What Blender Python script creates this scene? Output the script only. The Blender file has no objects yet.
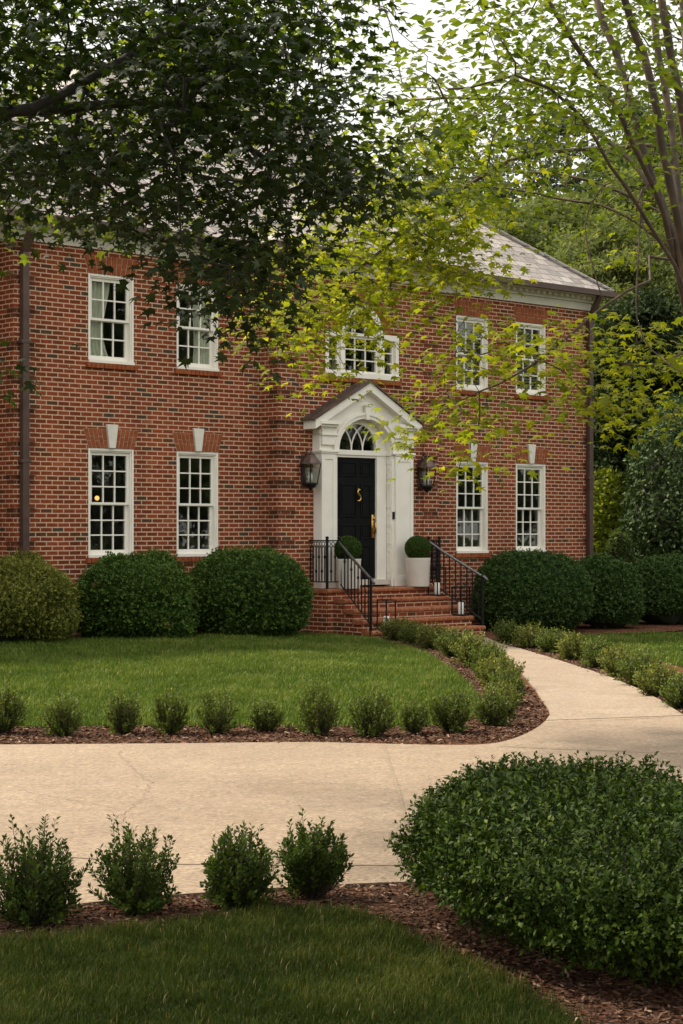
import bpy, bmesh, math, random
import numpy as np
from mathutils import Vector, Matrix, noise

random.seed(7)
RNG = np.random.default_rng(11)
scene = bpy.context.scene
COL = scene.collection

# ------------------------------------------------------------------ camera calibration
F, CX, HY, CAM = 1920.0, 341.5, 530.0, 1.65
TH = math.atan(F / 1996.0)
CT, ST = math.cos(TH), math.sin(TH)
Y0 = 63301 / 1996.0


def terr(x, y):
    """gentle rise of the ground towards the left end of the house"""
    t = min(max((y - 18.0) / 10.0, 0.0), 1.0)
    t = t * t * (3 - 2 * t)
    v = 0.02 - 0.034 * min(max(x, -7.0), 3.5)
    return t * v


def G(px, py):
    """point of the ground seen at a pixel"""
    z = 0.0
    for _ in range(6):
        Y = F * (CAM - z) / (py - HY)
        X = (px - CX) / F * Y
        z = terr(X, Y)
    return (X, Y)


def W(px, py, Y):
    return Vector(((px - CX) / F * Y, Y, CAM + (HY - py) / F * Y))


def fac(px, py, p=0.0):
    u = (px - CX) / F
    s = (u * (Y0 - p * CT) - p * ST) / (CT - u * ST)
    Y = Y0 + s * ST - p * CT
    return s, CAM + (HY - py) / F * Y


def hw(s, p, z=0.0):
    """house coordinates (along, outwards, up) to world"""
    return Vector((s * CT + p * ST, Y0 + s * ST - p * CT, z))


# ------------------------------------------------------------------ material helpers
def newmat(name):
    m = bpy.data.materials.new(name)
    m.use_nodes = True
    nt = m.node_tree
    nt.nodes.clear()
    out = nt.nodes.new("ShaderNodeOutputMaterial")
    b = nt.nodes.new("ShaderNodeBsdfPrincipled")
    nt.links.new(b.outputs[0], out.inputs[0])
    return m, nt, b, out


def nd(nt, typ, **kw):
    n = nt.nodes.new(typ)
    for k, v in kw.items():
        setattr(n, k, v)
    return n


def ramp(nt, src, stops):
    r = nd(nt, "ShaderNodeValToRGB")
    e = r.color_ramp.elements
    while len(e) < len(stops):
        e.new(0.5)
    for i, (p, c) in enumerate(stops):
        e[i].position = p
        e[i].color = (c[0], c[1], c[2], 1)
    nt.links.new(src, r.inputs[0])
    return r


def noise_tex(nt, scale, detail=4, rough=0.6, coord="Object", vec=None):
    n = nd(nt, "ShaderNodeTexNoise")
    n.inputs["Scale"].default_value = scale
    n.inputs["Detail"].default_value = detail
    n.inputs["Roughness"].default_value = rough
    if vec is None:
        tc = nd(nt, "ShaderNodeTexCoord")
        vec = tc.outputs[coord]
    nt.links.new(vec, n.inputs["Vector"])
    return n


def bump(nt, b, h, strength=0.3, dist=0.01):
    bp = nd(nt, "ShaderNodeBump")
    bp.inputs["Strength"].default_value = strength
    bp.inputs["Distance"].default_value = dist
    nt.links.new(h, bp.inputs["Height"])
    nt.links.new(bp.outputs[0], b.inputs["Normal"])
    return bp


def mixc(nt, fac_, a, c, mode="MIX"):
    m = nd(nt, "ShaderNodeMix", data_type="RGBA", blend_type=mode)
    for idx, v in ((0, fac_), (6, a), (7, c)):
        if hasattr(v, "is_linked") or hasattr(v, "links"):
            nt.links.new(v, m.inputs[idx])
        else:
            m.inputs[idx].default_value = v if idx == 0 else (v[0], v[1], v[2], 1)
    return m.outputs[2]


def simple(name, stops, scale=6.0, rough=0.6, metal=0.0, bstr=0.15, bdist=0.005, detail=5, spec=None):
    m, nt, b, _ = newmat(name)
    n = noise_tex(nt, scale, detail)
    r = ramp(nt, n.outputs[0], stops)
    nt.links.new(r.outputs[0], b.inputs["Base Color"])
    b.inputs["Roughness"].default_value = rough
    b.inputs["Metallic"].default_value = metal
    if spec is not None:
        b.inputs["Specular IOR Level"].default_value = spec
    if bstr:
        bump(nt, b, n.outputs[0], bstr, bdist)
    return m


def brick_mat(name, stops, mortar, bw=0.203, rh=0.0677, ms=0.0105):
    m, nt, b, _ = newmat(name)
    uv = nd(nt, "ShaderNodeUVMap", uv_map="UVMap")
    # slight waviness of the courses
    nz = noise_tex(nt, 1.7, 2, vec=uv.outputs[0])
    mx = nd(nt, "ShaderNodeVectorMath", operation="MULTIPLY_ADD")
    nt.links.new(nz.outputs["Color"], mx.inputs[0])
    mx.inputs[1].default_value = (0.012, 0.008, 0)
    nt.links.new(uv.outputs[0], mx.inputs[2])
    bt = nd(nt, "ShaderNodeTexBrick")
    bt.offset = 0.5
    nt.links.new(mx.outputs[0], bt.inputs["Vector"])
    for k, v in (("Scale", 1.0), ("Mortar Size", ms), ("Mortar Smooth", 0.25), ("Bias", 0.0), ("Brick Width", bw), ("Row Height", rh)):
        bt.inputs[k].default_value = v
    bt.inputs["Color1"].default_value = (0, 0, 0, 1)
    bt.inputs["Color2"].default_value = (1, 1, 1, 1)
    bt.inputs["Mortar"].default_value = (0.5, 0.5, 0.5, 1)
    r = ramp(nt, bt.outputs["Color"], stops)
    n2 = noise_tex(nt, 14.0, 6, 0.7, vec=uv.outputs[0])
    blotch = ramp(nt, n2.outputs[0], [(0.3, (0.62, 0.6, 0.6)), (0.72, (1.25, 1.22, 1.2))])
    c = mixc(nt, 1.0, r.outputs[0], blotch.outputs[0], "MULTIPLY")
    n4 = noise_tex(nt, 0.55, 4, 0.6, vec=uv.outputs[0])
    wash = ramp(nt, n4.outputs[0], [(0.3, (0.8, 0.8, 0.82)), (0.7, (1.12, 1.1, 1.08))])
    c = mixc(nt, 1.0, c, wash.outputs[0], "MULTIPLY")
    mp = nd(nt, "ShaderNodeMapping")
    mp.inputs["Scale"].default_value = (1.6, 0.22, 1.0)
    nt.links.new(uv.outputs[0], mp.inputs["Vector"])
    n6 = noise_tex(nt, 1.0, 5, 0.65, vec=mp.outputs[0])
    strk = ramp(nt, n6.outputs[0], [(0.32, (0.7, 0.7, 0.72)), (0.5, (1.0, 1.0, 1.0)), (0.7, (1.14, 1.1, 1.05))])
    c = mixc(nt, 0.8, c, strk.outputs[0], "MULTIPLY")
    n3 = noise_tex(nt, 40.0, 3, 0.6, vec=uv.outputs[0])
    mr = ramp(nt, n3.outputs[0], [(0.3, [v * 0.7 for v in mortar]), (0.7, [v * 1.15 for v in mortar])])
    mrt = mixc(nt, 0.7, mr.outputs[0], strk.outputs[0], "MULTIPLY")
    col = mixc(nt, bt.outputs["Fac"], c, mrt)
    nt.links.new(col, b.inputs["Base Color"])
    b.inputs["Roughness"].default_value = 0.9
    b.inputs["Specular IOR Level"].default_value = 0.12
    inv = nd(nt, "ShaderNodeMath", operation="MULTIPLY_ADD")
    nt.links.new(bt.outputs["Fac"], inv.inputs[0])
    inv.inputs[1].default_value = -1.0
    nt.links.new(n2.outputs[0], inv.inputs[2])
    bump(nt, b, inv.outputs[0], 0.7, 0.008)
    return m


def leaf_mat(name, stops, transl=0.35, rough=0.6, tcol=None, spec=0.22):
    m, nt, b, out = newmat(name)
    at = nd(nt, "ShaderNodeAttribute", attribute_name="rnd")
    r = ramp(nt, at.outputs["Fac"], stops)
    nt.links.new(r.outputs[0], b.inputs["Base Color"])
    b.inputs["Roughness"].default_value = rough
    b.inputs["Specular IOR Level"].default_value = spec
    t = nd(nt, "ShaderNodeBsdfTranslucent")
    tc = tcol or (1.2, 1.25, 0.45)
    c = mixc(nt, 1.0, r.outputs[0], tc, "MULTIPLY")
    nt.links.new(c, t.inputs[0])
    mx = nd(nt, "ShaderNodeMixShader")
    mx.inputs[0].default_value = transl
    nt.links.new(b.outputs[0], mx.inputs[1])
    nt.links.new(t.outputs[0], mx.inputs[2])
    nt.links.new(mx.outputs[0], out.inputs[0])
    return m


M = {}
BR = [(0.0, (0.075, 0.06, 0.042)), (0.05, (0.1, 0.05, 0.03)), (0.12, (0.165, 0.043, 0.018)), (0.5, (0.222, 0.053, 0.02)),
      (0.75, (0.265, 0.067, 0.025)), (0.9, (0.26, 0.054, 0.025)), (1.0, (0.3, 0.095, 0.045))]
M["brick"] = brick_mat("red_brick", BR, (0.58, 0.385, 0.26), ms=0.0102)
M["brick_recess_shade"] = brick_mat("recess_shade_brick", [(0, (0.07, 0.03, 0.018)), (0.6, (0.14, 0.04, 0.02)), (1, (0.21, 0.055, 0.026))], (0.3, 0.19, 0.12))  # recess shadow between quoin blocks, put into the brick colour
M["brick_arch"] = simple("arch_brick", [(0.3, (0.2, 0.055, 0.023)), (0.5, (0.27, 0.078, 0.031)), (0.7, (0.34, 0.11, 0.045))], 8, 0.9, spec=0.12)
M["mortar"] = simple("mortar", [(0.3, (0.38, 0.27, 0.18)), (0.7, (0.55, 0.4, 0.28))], 20, 0.9)
M["tread"] = simple("tread_brick", [(0.25, (0.19, 0.066, 0.032)), (0.5, (0.29, 0.108, 0.052)), (0.75, (0.38, 0.16, 0.082))], 9, 0.85, spec=0.15)
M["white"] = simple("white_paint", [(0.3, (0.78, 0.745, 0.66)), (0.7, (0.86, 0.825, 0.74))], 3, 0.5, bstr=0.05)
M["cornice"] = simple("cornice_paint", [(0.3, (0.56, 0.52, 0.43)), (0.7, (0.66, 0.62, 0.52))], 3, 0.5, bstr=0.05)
M["cream"] = simple("stone_white", [(0.3, (0.62, 0.59, 0.52)), (0.7, (0.74, 0.71, 0.63))], 12, 0.7)
M["black"] = simple("black_paint", [(0.3, (0.005, 0.006, 0.006)), (0.7, (0.009, 0.01, 0.01))], 5, 0.55, bstr=0.03, spec=0.08)
M["iron"] = simple("wrought_iron", [(0.3, (0.008, 0.008, 0.008)), (0.7, (0.015, 0.014, 0.013))], 25, 0.5, 0.0, spec=0.2)
M["rail_top"] = simple("worn_handrail", [(0.3, (0.09, 0.09, 0.09)), (0.7, (0.16, 0.155, 0.15))], 25, 0.3, 0.6)
M["brass"] = simple("brass", [(0.3, (0.5, 0.3, 0.09)), (0.7, (0.62, 0.4, 0.13))], 20, 0.28, 1.0)
M["gutter"] = simple("brown_gutter", [(0.3, (0.06, 0.034, 0.025)), (0.7, (0.1, 0.06, 0.046))], 4, 0.5, 0.2)
M["copper"] = simple("weathered_copper", [(0.3, (0.075, 0.05, 0.038)), (0.7, (0.15, 0.105, 0.082))], 5, 0.4, 0.3)
M["lantern"] = simple("lantern_copper", [(0.3, (0.05, 0.036, 0.03)), (0.7, (0.15, 0.1, 0.082))], 12, 0.45, 0.5)
M["wax"] = simple("candle_wax", [(0.3, (0.78, 0.76, 0.7)), (0.7, (0.84, 0.82, 0.77))], 8, 0.5)
M["ceramic"] = simple("planter_glaze", [(0.3, (0.66, 0.63, 0.56)), (0.7, (0.75, 0.72, 0.65))], 3, 0.4, bstr=0.05)
M["cloth"] = simple("curtain_cloth", [(0.3, (0.78, 0.75, 0.64)), (0.7, (0.85, 0.82, 0.72))], 10, 0.9)
M["blind"] = simple("blind_slats", [(0.3, (0.42, 0.38, 0.31)), (0.7, (0.52, 0.47, 0.39))], 10, 0.6)
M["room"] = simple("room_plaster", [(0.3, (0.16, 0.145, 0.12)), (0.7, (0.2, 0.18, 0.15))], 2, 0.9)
M["stone_sill"] = simple("threshold_stone", [(0.3, (0.5, 0.47, 0.4)), (0.7, (0.62, 0.58, 0.5))], 6, 0.7)
M["bark_grey"] = simple("grey_bark", [(0.25, (0.028, 0.021, 0.016)), (0.75, (0.075, 0.058, 0.043))], 14, 0.9, bstr=0.6, bdist=0.02)
M["bark_tan"] = simple("tan_bark", [(0.25, (0.03, 0.019, 0.012)), (0.5, (0.062, 0.04, 0.025)), (0.75, (0.16, 0.105, 0.065))], 5, 0.8, bstr=0.3)
M["bark_dark"] = simple("dark_bark", [(0.25, (0.014, 0.011, 0.008)), (0.75, (0.038, 0.028, 0.02))], 14, 0.9, bstr=0.6, bdist=0.02)
M["stem"] = simple("shrub_stem", [(0.3, (0.07, 0.055, 0.03)), (0.7, (0.13, 0.1, 0.058))], 20, 0.85)
M["stem_dark"] = simple("dark_stem", [(0.3, (0.03, 0.022, 0.012)), (0.7, (0.055, 0.04, 0.023))], 20, 0.9)
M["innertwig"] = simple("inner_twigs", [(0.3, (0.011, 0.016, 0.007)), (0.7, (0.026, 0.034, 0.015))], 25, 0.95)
M["crack"] = simple("crack_dirt", [(0.3, (0.17, 0.125, 0.085)), (0.7, (0.25, 0.19, 0.13))], 20, 0.95)


def make_glass():
    m, nt, b, out = newmat("window_glass")
    nt.nodes.remove(b)
    tr = nd(nt, "ShaderNodeBsdfTransparent")
    tr.inputs[0].default_value = (0.85, 0.88, 0.85, 1)
    gl = nd(nt, "ShaderNodeBsdfGlossy")
    gl.inputs["Roughness"].default_value = 0.02
    gl.inputs[0].default_value = (0.9, 0.92, 0.9, 1)
    geo = nd(nt, "ShaderNodeNewGeometry")
    dt = nd(nt, "ShaderNodeVectorMath", operation="DOT_PRODUCT")
    nt.links.new(geo.outputs["Incoming"], dt.inputs[0])
    nt.links.new(geo.outputs["Normal"], dt.inputs[1])
    ab = nd(nt, "ShaderNodeMath", operation="ABSOLUTE")
    nt.links.new(dt.outputs["Value"], ab.inputs[0])
    om = nd(nt, "ShaderNodeMath", operation="SUBTRACT", use_clamp=True)
    om.inputs[0].default_value = 1.0
    nt.links.new(ab.outputs[0], om.inputs[1])
    pw5 = nd(nt, "ShaderNodeMath", operation="POWER")
    nt.links.new(om.outputs[0], pw5.inputs[0])
    pw5.inputs[1].default_value = 4.0
    fr = nd(nt, "ShaderNodeMath", operation="MULTIPLY_ADD", use_clamp=True)
    nt.links.new(pw5.outputs[0], fr.inputs[0])
    fr.inputs[1].default_value = 0.93
    fr.inputs[2].default_value = 0.07
    n = noise_tex(nt, 2.2, 2)
    bp = nd(nt, "ShaderNodeBump")
    bp.inputs["Strength"].default_value = 0.06
    bp.inputs["Distance"].default_value = 0.05
    nt.links.new(n.outputs[0], bp.inputs["Height"])
    nt.links.new(bp.outputs[0], gl.inputs["Normal"])
    mx = nd(nt, "ShaderNodeMixShader")
    nt.links.new(fr.outputs[0], mx.inputs[0])
    nt.links.new(tr.outputs[0], mx.inputs[1])
    nt.links.new(gl.outputs[0], mx.inputs[2])
    nt.links.new(mx.outputs[0], out.inputs[0])
    return m


M["glass"] = make_glass()


def make_bulb():
    m, nt, b, out = newmat("warm_bulb")
    b.inputs["Base Color"].default_value = (0.9, 0.55, 0.25, 1)
    b.inputs["Emission Color"].default_value = (1.0, 0.33, 0.09, 1)
    b.inputs["Emission Strength"].default_value = 1.6
    return m


M["bulb"] = make_bulb()


def make_roof():
    m, nt, b, _ = newmat("slate_shingles")
    uv = nd(nt, "ShaderNodeUVMap", uv_map="UVMap")
    bt = nd(nt, "ShaderNodeTexBrick")
    bt.offset = 0.5
    nt.links.new(uv.outputs[0], bt.inputs["Vector"])
    for k, v in (("Scale", 1.0), ("Mortar Size", 0.012), ("Mortar Smooth", 0.4), ("Bias", 0.0), ("Brick Width", 0.3), ("Row Height", 0.2)):
        bt.inputs[k].default_value = v
    bt.inputs["Color1"].default_value = (0, 0, 0, 1)
    bt.inputs["Color2"].default_value = (1, 1, 1, 1)
    bt.inputs["Mortar"].default_value = (0.5, 0.5, 0.5, 1)
    r = ramp(nt, bt.outputs["Color"], [(0, (0.145, 0.125, 0.112)), (0.4, (0.215, 0.188, 0.168)), (0.7, (0.26, 0.225, 0.2)), (1, (0.31, 0.275, 0.25))])
    n2 = noise_tex(nt, 9.0, 6, 0.7, vec=uv.outputs[0])
    bl = ramp(nt, n2.outputs[0], [(0.3, (0.75, 0.75, 0.75)), (0.7, (1.2, 1.2, 1.2))])
    c = mixc(nt, 1.0, r.outputs[0], bl.outputs[0], "MULTIPLY")
    c = mixc(nt, bt.outputs["Fac"], c, (0.06, 0.052, 0.046))
    nt.links.new(c, b.inputs["Base Color"])
    b.inputs["Roughness"].default_value = 0.6
    # each course thickens towards its lower edge
    sep = nd(nt, "ShaderNodeSeparateXYZ")
    nt.links.new(uv.outputs[0], sep.inputs[0])
    fr = nd(nt, "ShaderNodeMath", operation="DIVIDE")
    nt.links.new(sep.outputs[1], fr.inputs[0])
    fr.inputs[1].default_value = 0.2
    f2 = nd(nt, "ShaderNodeMath", operation="FRACT")
    nt.links.new(fr.outputs[0], f2.inputs[0])
    f3 = nd(nt, "ShaderNodeMath", operation="MULTIPLY_ADD")
    nt.links.new(f2.outputs[0], f3.inputs[0])
    f3.inputs[1].default_value = -1.0
    nt.links.new(n2.outputs[0], f3.inputs[2])
    bump(nt, b, f3.outputs[0], 0.8, 0.03)
    return m


M["roof"] = make_roof()


def make_concrete(name, a, c2, seam=False):
    m, nt, b, _ = newmat(name)
    tc = nd(nt, "ShaderNodeTexCoord")
    n1 = noise_tex(nt, 0.7, 5, 0.6)
    r = ramp(nt, n1.outputs[0], [(0.3, a), (0.72, c2)])
    v = nd(nt, "ShaderNodeTexVoronoi")
    v.inputs["Scale"].default_value = 52.0
    nt.links.new(tc.outputs["Object"], v.inputs["Vector"])
    sp = ramp(nt, v.outputs["Color"], [(0.0, (0.4, 0.36, 0.32)), (0.25, (0.82, 0.79, 0.76)), (0.75, (1.08, 1.07, 1.05)), (1.0, (1.6, 1.58, 1.55))])
    c = mixc(nt, 0.8, r.outputs[0], sp.outputs[0], "MULTIPLY")
    n2 = noise_tex(nt, 6.0, 6, 0.75)
    st = ramp(nt, n2.outputs[0], [(0.3, (0.84, 0.82, 0.8)), (0.6, (1.03, 1.03, 1.02))])
    c = mixc(nt, 0.8, c, st.outputs[0], "MULTIPLY")
    n5 = noise_tex(nt, 1.6, 6, 0.7)
    st2 = ramp(nt, n5.outputs[0], [(0.34, (0.83, 0.81, 0.78)), (0.52, (1.0, 1.0, 1.0))])
    c = mixc(nt, 0.7, c, st2.outputs[0], "MULTIPLY")
    nt.links.new(c, b.inputs["Base Color"])
    b.inputs["Roughness"].default_value = 0.85
    bump(nt, b, v.outputs["Distance"], 0.35, 0.006)
    return m


M["drive"] = make_concrete("exposed_aggregate", (0.205, 0.151, 0.104), (0.26, 0.197, 0.138))
M["path"] = make_concrete("path_concrete", (0.215, 0.163, 0.115), (0.265, 0.207, 0.149))


def make_mulch():
    m, nt, b, _ = newmat("pine_mulch")
    tc = nd(nt, "ShaderNodeTexCoord")
    v = nd(nt, "ShaderNodeTexVoronoi")
    v.inputs["Scale"].default_value = 38.0
    nt.links.new(tc.outputs["Object"], v.inputs["Vector"])
    r = ramp(nt, v.outputs["Color"], [(0.1, (0.05, 0.025, 0.016)), (0.5, (0.105, 0.048, 0.029)), (0.85, (0.16, 0.08, 0.05)), (1.0, (0.22, 0.13, 0.09))])
    n = noise_tex(nt, 3.0, 5)
    r2 = ramp(nt, n.outputs[0], [(0.3, (0.7, 0.7, 0.7)), (0.7, (1.15, 1.15, 1.15))])
    c = mixc(nt, 1.0, r.outputs[0], r2.outputs[0], "MULTIPLY")
    nt.links.new(c, b.inputs["Base Color"])
    b.inputs["Roughness"].default_value = 0.95
    bump(nt, b, v.outputs["Distance"], 0.9, 0.02)
    return m


M["mulch"] = make_mulch()
M["mulch"].node_tree.nodes["Principled BSDF"].inputs["Specular IOR Level"].default_value = 0.0
M["soil"] = simple("lawn_soil", [(0.3, (0.03, 0.042, 0.012)), (0.7, (0.05, 0.062, 0.02))], 5, 0.95, bstr=0.5, spec=0.0)
M["meadow"] = simple("ground_cover", [(0.3, (0.022, 0.03, 0.011)), (0.7, (0.045, 0.055, 0.02))], 1.5, 0.95, bstr=0.5, spec=0.0)
M["chip"] = leaf_mat("mulch_chip", [(0, (0.036, 0.02, 0.013)), (0.5, (0.085, 0.044, 0.028)), (0.82, (0.135, 0.074, 0.048)), (0.95, (0.22, 0.14, 0.095)), (1, (0.36, 0.27, 0.19))], 0.0, 0.9, None, 0.1)
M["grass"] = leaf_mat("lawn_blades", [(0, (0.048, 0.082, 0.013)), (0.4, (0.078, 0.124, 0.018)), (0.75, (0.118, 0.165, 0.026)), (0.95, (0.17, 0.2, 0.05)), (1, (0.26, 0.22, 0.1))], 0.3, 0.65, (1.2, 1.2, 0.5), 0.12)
M["grass_near"] = leaf_mat("shade_blades", [(0, (0.02, 0.032, 0.006)), (0.45, (0.035, 0.053, 0.009)), (0.8, (0.065, 0.083, 0.015)), (0.97, (0.115, 0.12, 0.028)), (1, (0.2, 0.155, 0.07))], 0.3, 0.65, (1.2, 1.2, 0.5), 0.08)  # darker copy of the lawn blades, foreground shade put into the colour
M["leaf_shaded"] = leaf_mat("maple_leaf_shaded", [(0, (0.012, 0.022, 0.006)), (0.6, (0.02, 0.036, 0.008)), (1, (0.034, 0.055, 0.01))], 0.3, 0.55, (1.7, 1.7, 0.3))  # shade of the hanging crown is put into this leaf colour
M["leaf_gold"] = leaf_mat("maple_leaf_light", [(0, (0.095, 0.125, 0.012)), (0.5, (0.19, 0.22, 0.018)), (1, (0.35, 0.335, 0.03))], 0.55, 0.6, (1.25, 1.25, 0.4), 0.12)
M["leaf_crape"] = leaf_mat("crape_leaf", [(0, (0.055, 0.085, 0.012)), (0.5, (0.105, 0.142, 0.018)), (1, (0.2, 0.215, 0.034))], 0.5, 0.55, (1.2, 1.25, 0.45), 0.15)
M["leaf_box"] = leaf_mat("boxwood_leaf", [(0, (0.024, 0.054, 0.009)), (0.5, (0.045, 0.09, 0.013)), (0.88, (0.08, 0.132, 0.02)), (0.96, (0.115, 0.165, 0.03)), (1, (0.19, 0.11, 0.045))], 0.22, 0.55, None, 0.18)
M["leaf_boxyel"] = leaf_mat("boxwood_leaf_olive", [(0, (0.07, 0.088, 0.015)), (0.5, (0.125, 0.142, 0.024)), (1, (0.21, 0.205, 0.045))], 0.25, 0.6, None, 0.15)
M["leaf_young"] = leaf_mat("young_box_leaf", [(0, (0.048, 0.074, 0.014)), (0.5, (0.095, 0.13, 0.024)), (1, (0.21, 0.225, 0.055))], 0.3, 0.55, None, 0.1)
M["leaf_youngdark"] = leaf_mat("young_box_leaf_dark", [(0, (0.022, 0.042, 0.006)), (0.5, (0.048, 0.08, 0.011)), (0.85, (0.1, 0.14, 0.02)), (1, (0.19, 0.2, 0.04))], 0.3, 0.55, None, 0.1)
M["leaf_olive"] = leaf_mat("hedge_leaf_olive", [(0, (0.07, 0.09, 0.018)), (0.5, (0.135, 0.155, 0.03)), (1, (0.265, 0.255, 0.06))], 0.3, 0.55, None, 0.12)
M["leaf_holly"] = leaf_mat("holly_leaf", [(0, (0.011, 0.025, 0.003)), (0.5, (0.024, 0.046, 0.005)), (0.85, (0.05, 0.084, 0.008)), (0.97, (0.1, 0.135, 0.018)), (1, (0.13, 0.1, 0.025))], 0.2, 0.5, None, 0.12)
M["leaf_yew"] = leaf_mat("yew_leaf", [(0, (0.022, 0.05, 0.012)), (0.5, (0.04, 0.08, 0.018)), (1, (0.075, 0.12, 0.03))], 0.15, 0.65, None, 0.12)
M["leaf_magnolia"] = leaf_mat("magnolia_leaf", [(0, (0.026, 0.05, 0.016)), (0.6, (0.046, 0.078, 0.024)), (1, (0.085, 0.115, 0.04))], 0.12, 0.55, None, 0.15)
M["leaf_lime"] = leaf_mat("lime_leaf", [(0, (0.12, 0.155, 0.02)), (0.5, (0.19, 0.23, 0.03)), (1, (0.28, 0.3, 0.05))], 0.45, 0.6)
M["leaf_f1"] = leaf_mat("forest_leaf_olive", [(0, (0.07, 0.09, 0.032)), (0.5, (0.12, 0.142, 0.052)), (1, (0.19, 0.205, 0.085))], 0.38, 0.7, None, 0.05)
M["leaf_f2"] = leaf_mat("forest_leaf_green", [(0, (0.04, 0.064, 0.024)), (0.5, (0.075, 0.102, 0.038)), (1, (0.13, 0.155, 0.06))], 0.36, 0.7, None, 0.05)
M["leaf_f3"] = leaf_mat("forest_leaf_dark", [(0, (0.016, 0.028, 0.01)), (0.5, (0.026, 0.042, 0.015)), (1, (0.045, 0.064, 0.024))], 0.2, 0.7, None, 0.1)
M["leaf_pine"] = leaf_mat("pine_needle", [(0, (0.034, 0.05, 0.03)), (0.5, (0.056, 0.075, 0.045)), (1, (0.09, 0.105, 0.066))], 0.2, 0.6)


# ------------------------------------------------------------------ object helpers
def link(o, parent=None):
    COL.objects.link(o)
    if parent is not None:
        o.parent = parent
    return o


def tag(o, label=None, cat=None, group=None, kind=None):
    if label:
        o["label"] = label
    if cat:
        o["category"] = cat
    if group:
        o["group"] = group
    if kind:
        o["kind"] = kind
    return o


def thing(name, label, cat, loc=(0, 0, 0), rz=0.0, group=None):
    o = bpy.data.objects.new(name, None)
    o.empty_display_size = 0.1
    o.location = loc
    o.rotation_euler = (0, 0, rz)
    COL.objects.link(o)
    return tag(o, label, cat, group)


def obj(name, bm, mat, parent=None, smooth=False, uv=True, bevel=0.0):
    bmesh.ops.recalc_face_normals(bm, faces=bm.faces)
    me = bpy.data.meshes.new(name)
    if uv:
        lay = bm.loops.layers.uv.new("UVMap")
        for f in bm.faces:
            n = f.normal
            ax, ay, az = abs(n.x), abs(n.y), abs(n.z)
            for l in f.loops:
                c = l.vert.co
                if az > max(ax, ay) and az > 0.8:
                    l[lay].uv = (c.x, c.y)
                elif ay >= ax:
                    l[lay].uv = (c.x, c.z)
                else:
                    l[lay].uv = (c.y + 0.1, c.z)
    if smooth:
        for f in bm.faces:
            f.smooth = True
    bm.to_mesh(me)
    bm.free()
    mats = mat if isinstance(mat, (list, tuple)) else [mat]
    for k in mats:
        me.materials.append(k)
    o = bpy.data.objects.new(name, me)
    link(o, parent)
    if bevel:
        md = o.modifiers.new("bevel", "BEVEL")
        md.width = bevel
        md.segments = 2
        md.limit_method = "ANGLE"
    return o


def box(bm, x0, x1, y0, y1, z0, z1, mi=0):
    v = [bm.verts.new(p) for p in ((x0, y0, z0), (x1, y0, z0), (x1, y1, z0), (x0, y1, z0), (x0, y0, z1), (x1, y0, z1), (x1, y1, z1), (x0, y1, z1))]
    for q in ((0, 1, 5, 4), (1, 2, 6, 5), (2, 3, 7, 6), (3, 0, 4, 7), (4, 5, 6, 7), (3, 2, 1, 0)):
        f = bm.faces.new([v[i] for i in q])
        f.material_index = mi
    return v


def prism(bm, poly, y0, y1, mi=0):
    """polygon in the x-z plane extruded along y"""
    a = [bm.verts.new((x, y0, z)) for x, z in poly]
    b = [bm.verts.new((x, y1, z)) for x, z in poly]
    n = len(poly)
    fs = [bm.faces.new(a), bm.faces.new(b[::-1])]
    for i in range(n):
        fs.append(bm.faces.new((a[i], b[i], b[(i + 1) % n], a[(i + 1) % n])))
    for f in fs:
        f.material_index = mi


def prism_x(bm, poly, x0, x1):
    """polygon in the y-z plane extruded along x"""
    a = [bm.verts.new((x0, y, z)) for y, z in poly]
    b = [bm.verts.new((x1, y, z)) for y, z in poly]
    n = len(poly)
    bm.faces.new(a)
    bm.faces.new(b[::-1])
    for i in range(n):
        bm.faces.new((a[i], b[i], b[(i + 1) % n], a[(i + 1) % n]))


def tube(bm, pts, rad, n=8, cap=True):
    pts = [Vector(p) for p in pts]
    if not isinstance(rad, (list, tuple)):
        rad = [rad] * len(pts)
    rings = []
    up = Vector((0.0, 0.0, 1.0))
    prev = None
    for i, p in enumerate(pts):
        t = (pts[min(i + 1, len(pts) - 1)] - pts[max(i - 1, 0)])
        t.normalize()
        if prev is None:
            a = t.cross(up)
            if a.length < 1e-3:
                a = t.cross(Vector((1, 0, 0)))
        else:
            a = prev - t * prev.dot(t)
        a.normalize()
        prev = a
        b = t.cross(a)
        rings.append([bm.verts.new(p + (a * math.cos(2 * math.pi * k / n) + b * math.sin(2 * math.pi * k / n)) * rad[i]) for k in range(n)])
    for r0, r1 in zip(rings, rings[1:]):
        for k in range(n):
            bm.faces.new((r0[k], r0[(k + 1) % n], r1[(k + 1) % n], r1[k]))
    if cap:
        bm.faces.new(rings[0][::-1])
        bm.faces.new(rings[-1])


def lathe(bm, prof, cx=0, cy=0, n=24, cap=True):
    rings = []
    for r, z in prof:
        rings.append([bm.verts.new((cx + r * math.cos(2 * math.pi * k / n), cy + r * math.sin(2 * math.pi * k / n), z)) for k in range(n)])
    for r0, r1 in zip(rings, rings[1:]):
        for k in range(n):
            bm.faces.new((r0[k], r0[(k + 1) % n], r1[(k + 1) % n], r1[k]))
    if cap:
        bm.faces.new(rings[0][::-1])
        bm.faces.new(rings[-1])


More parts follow.
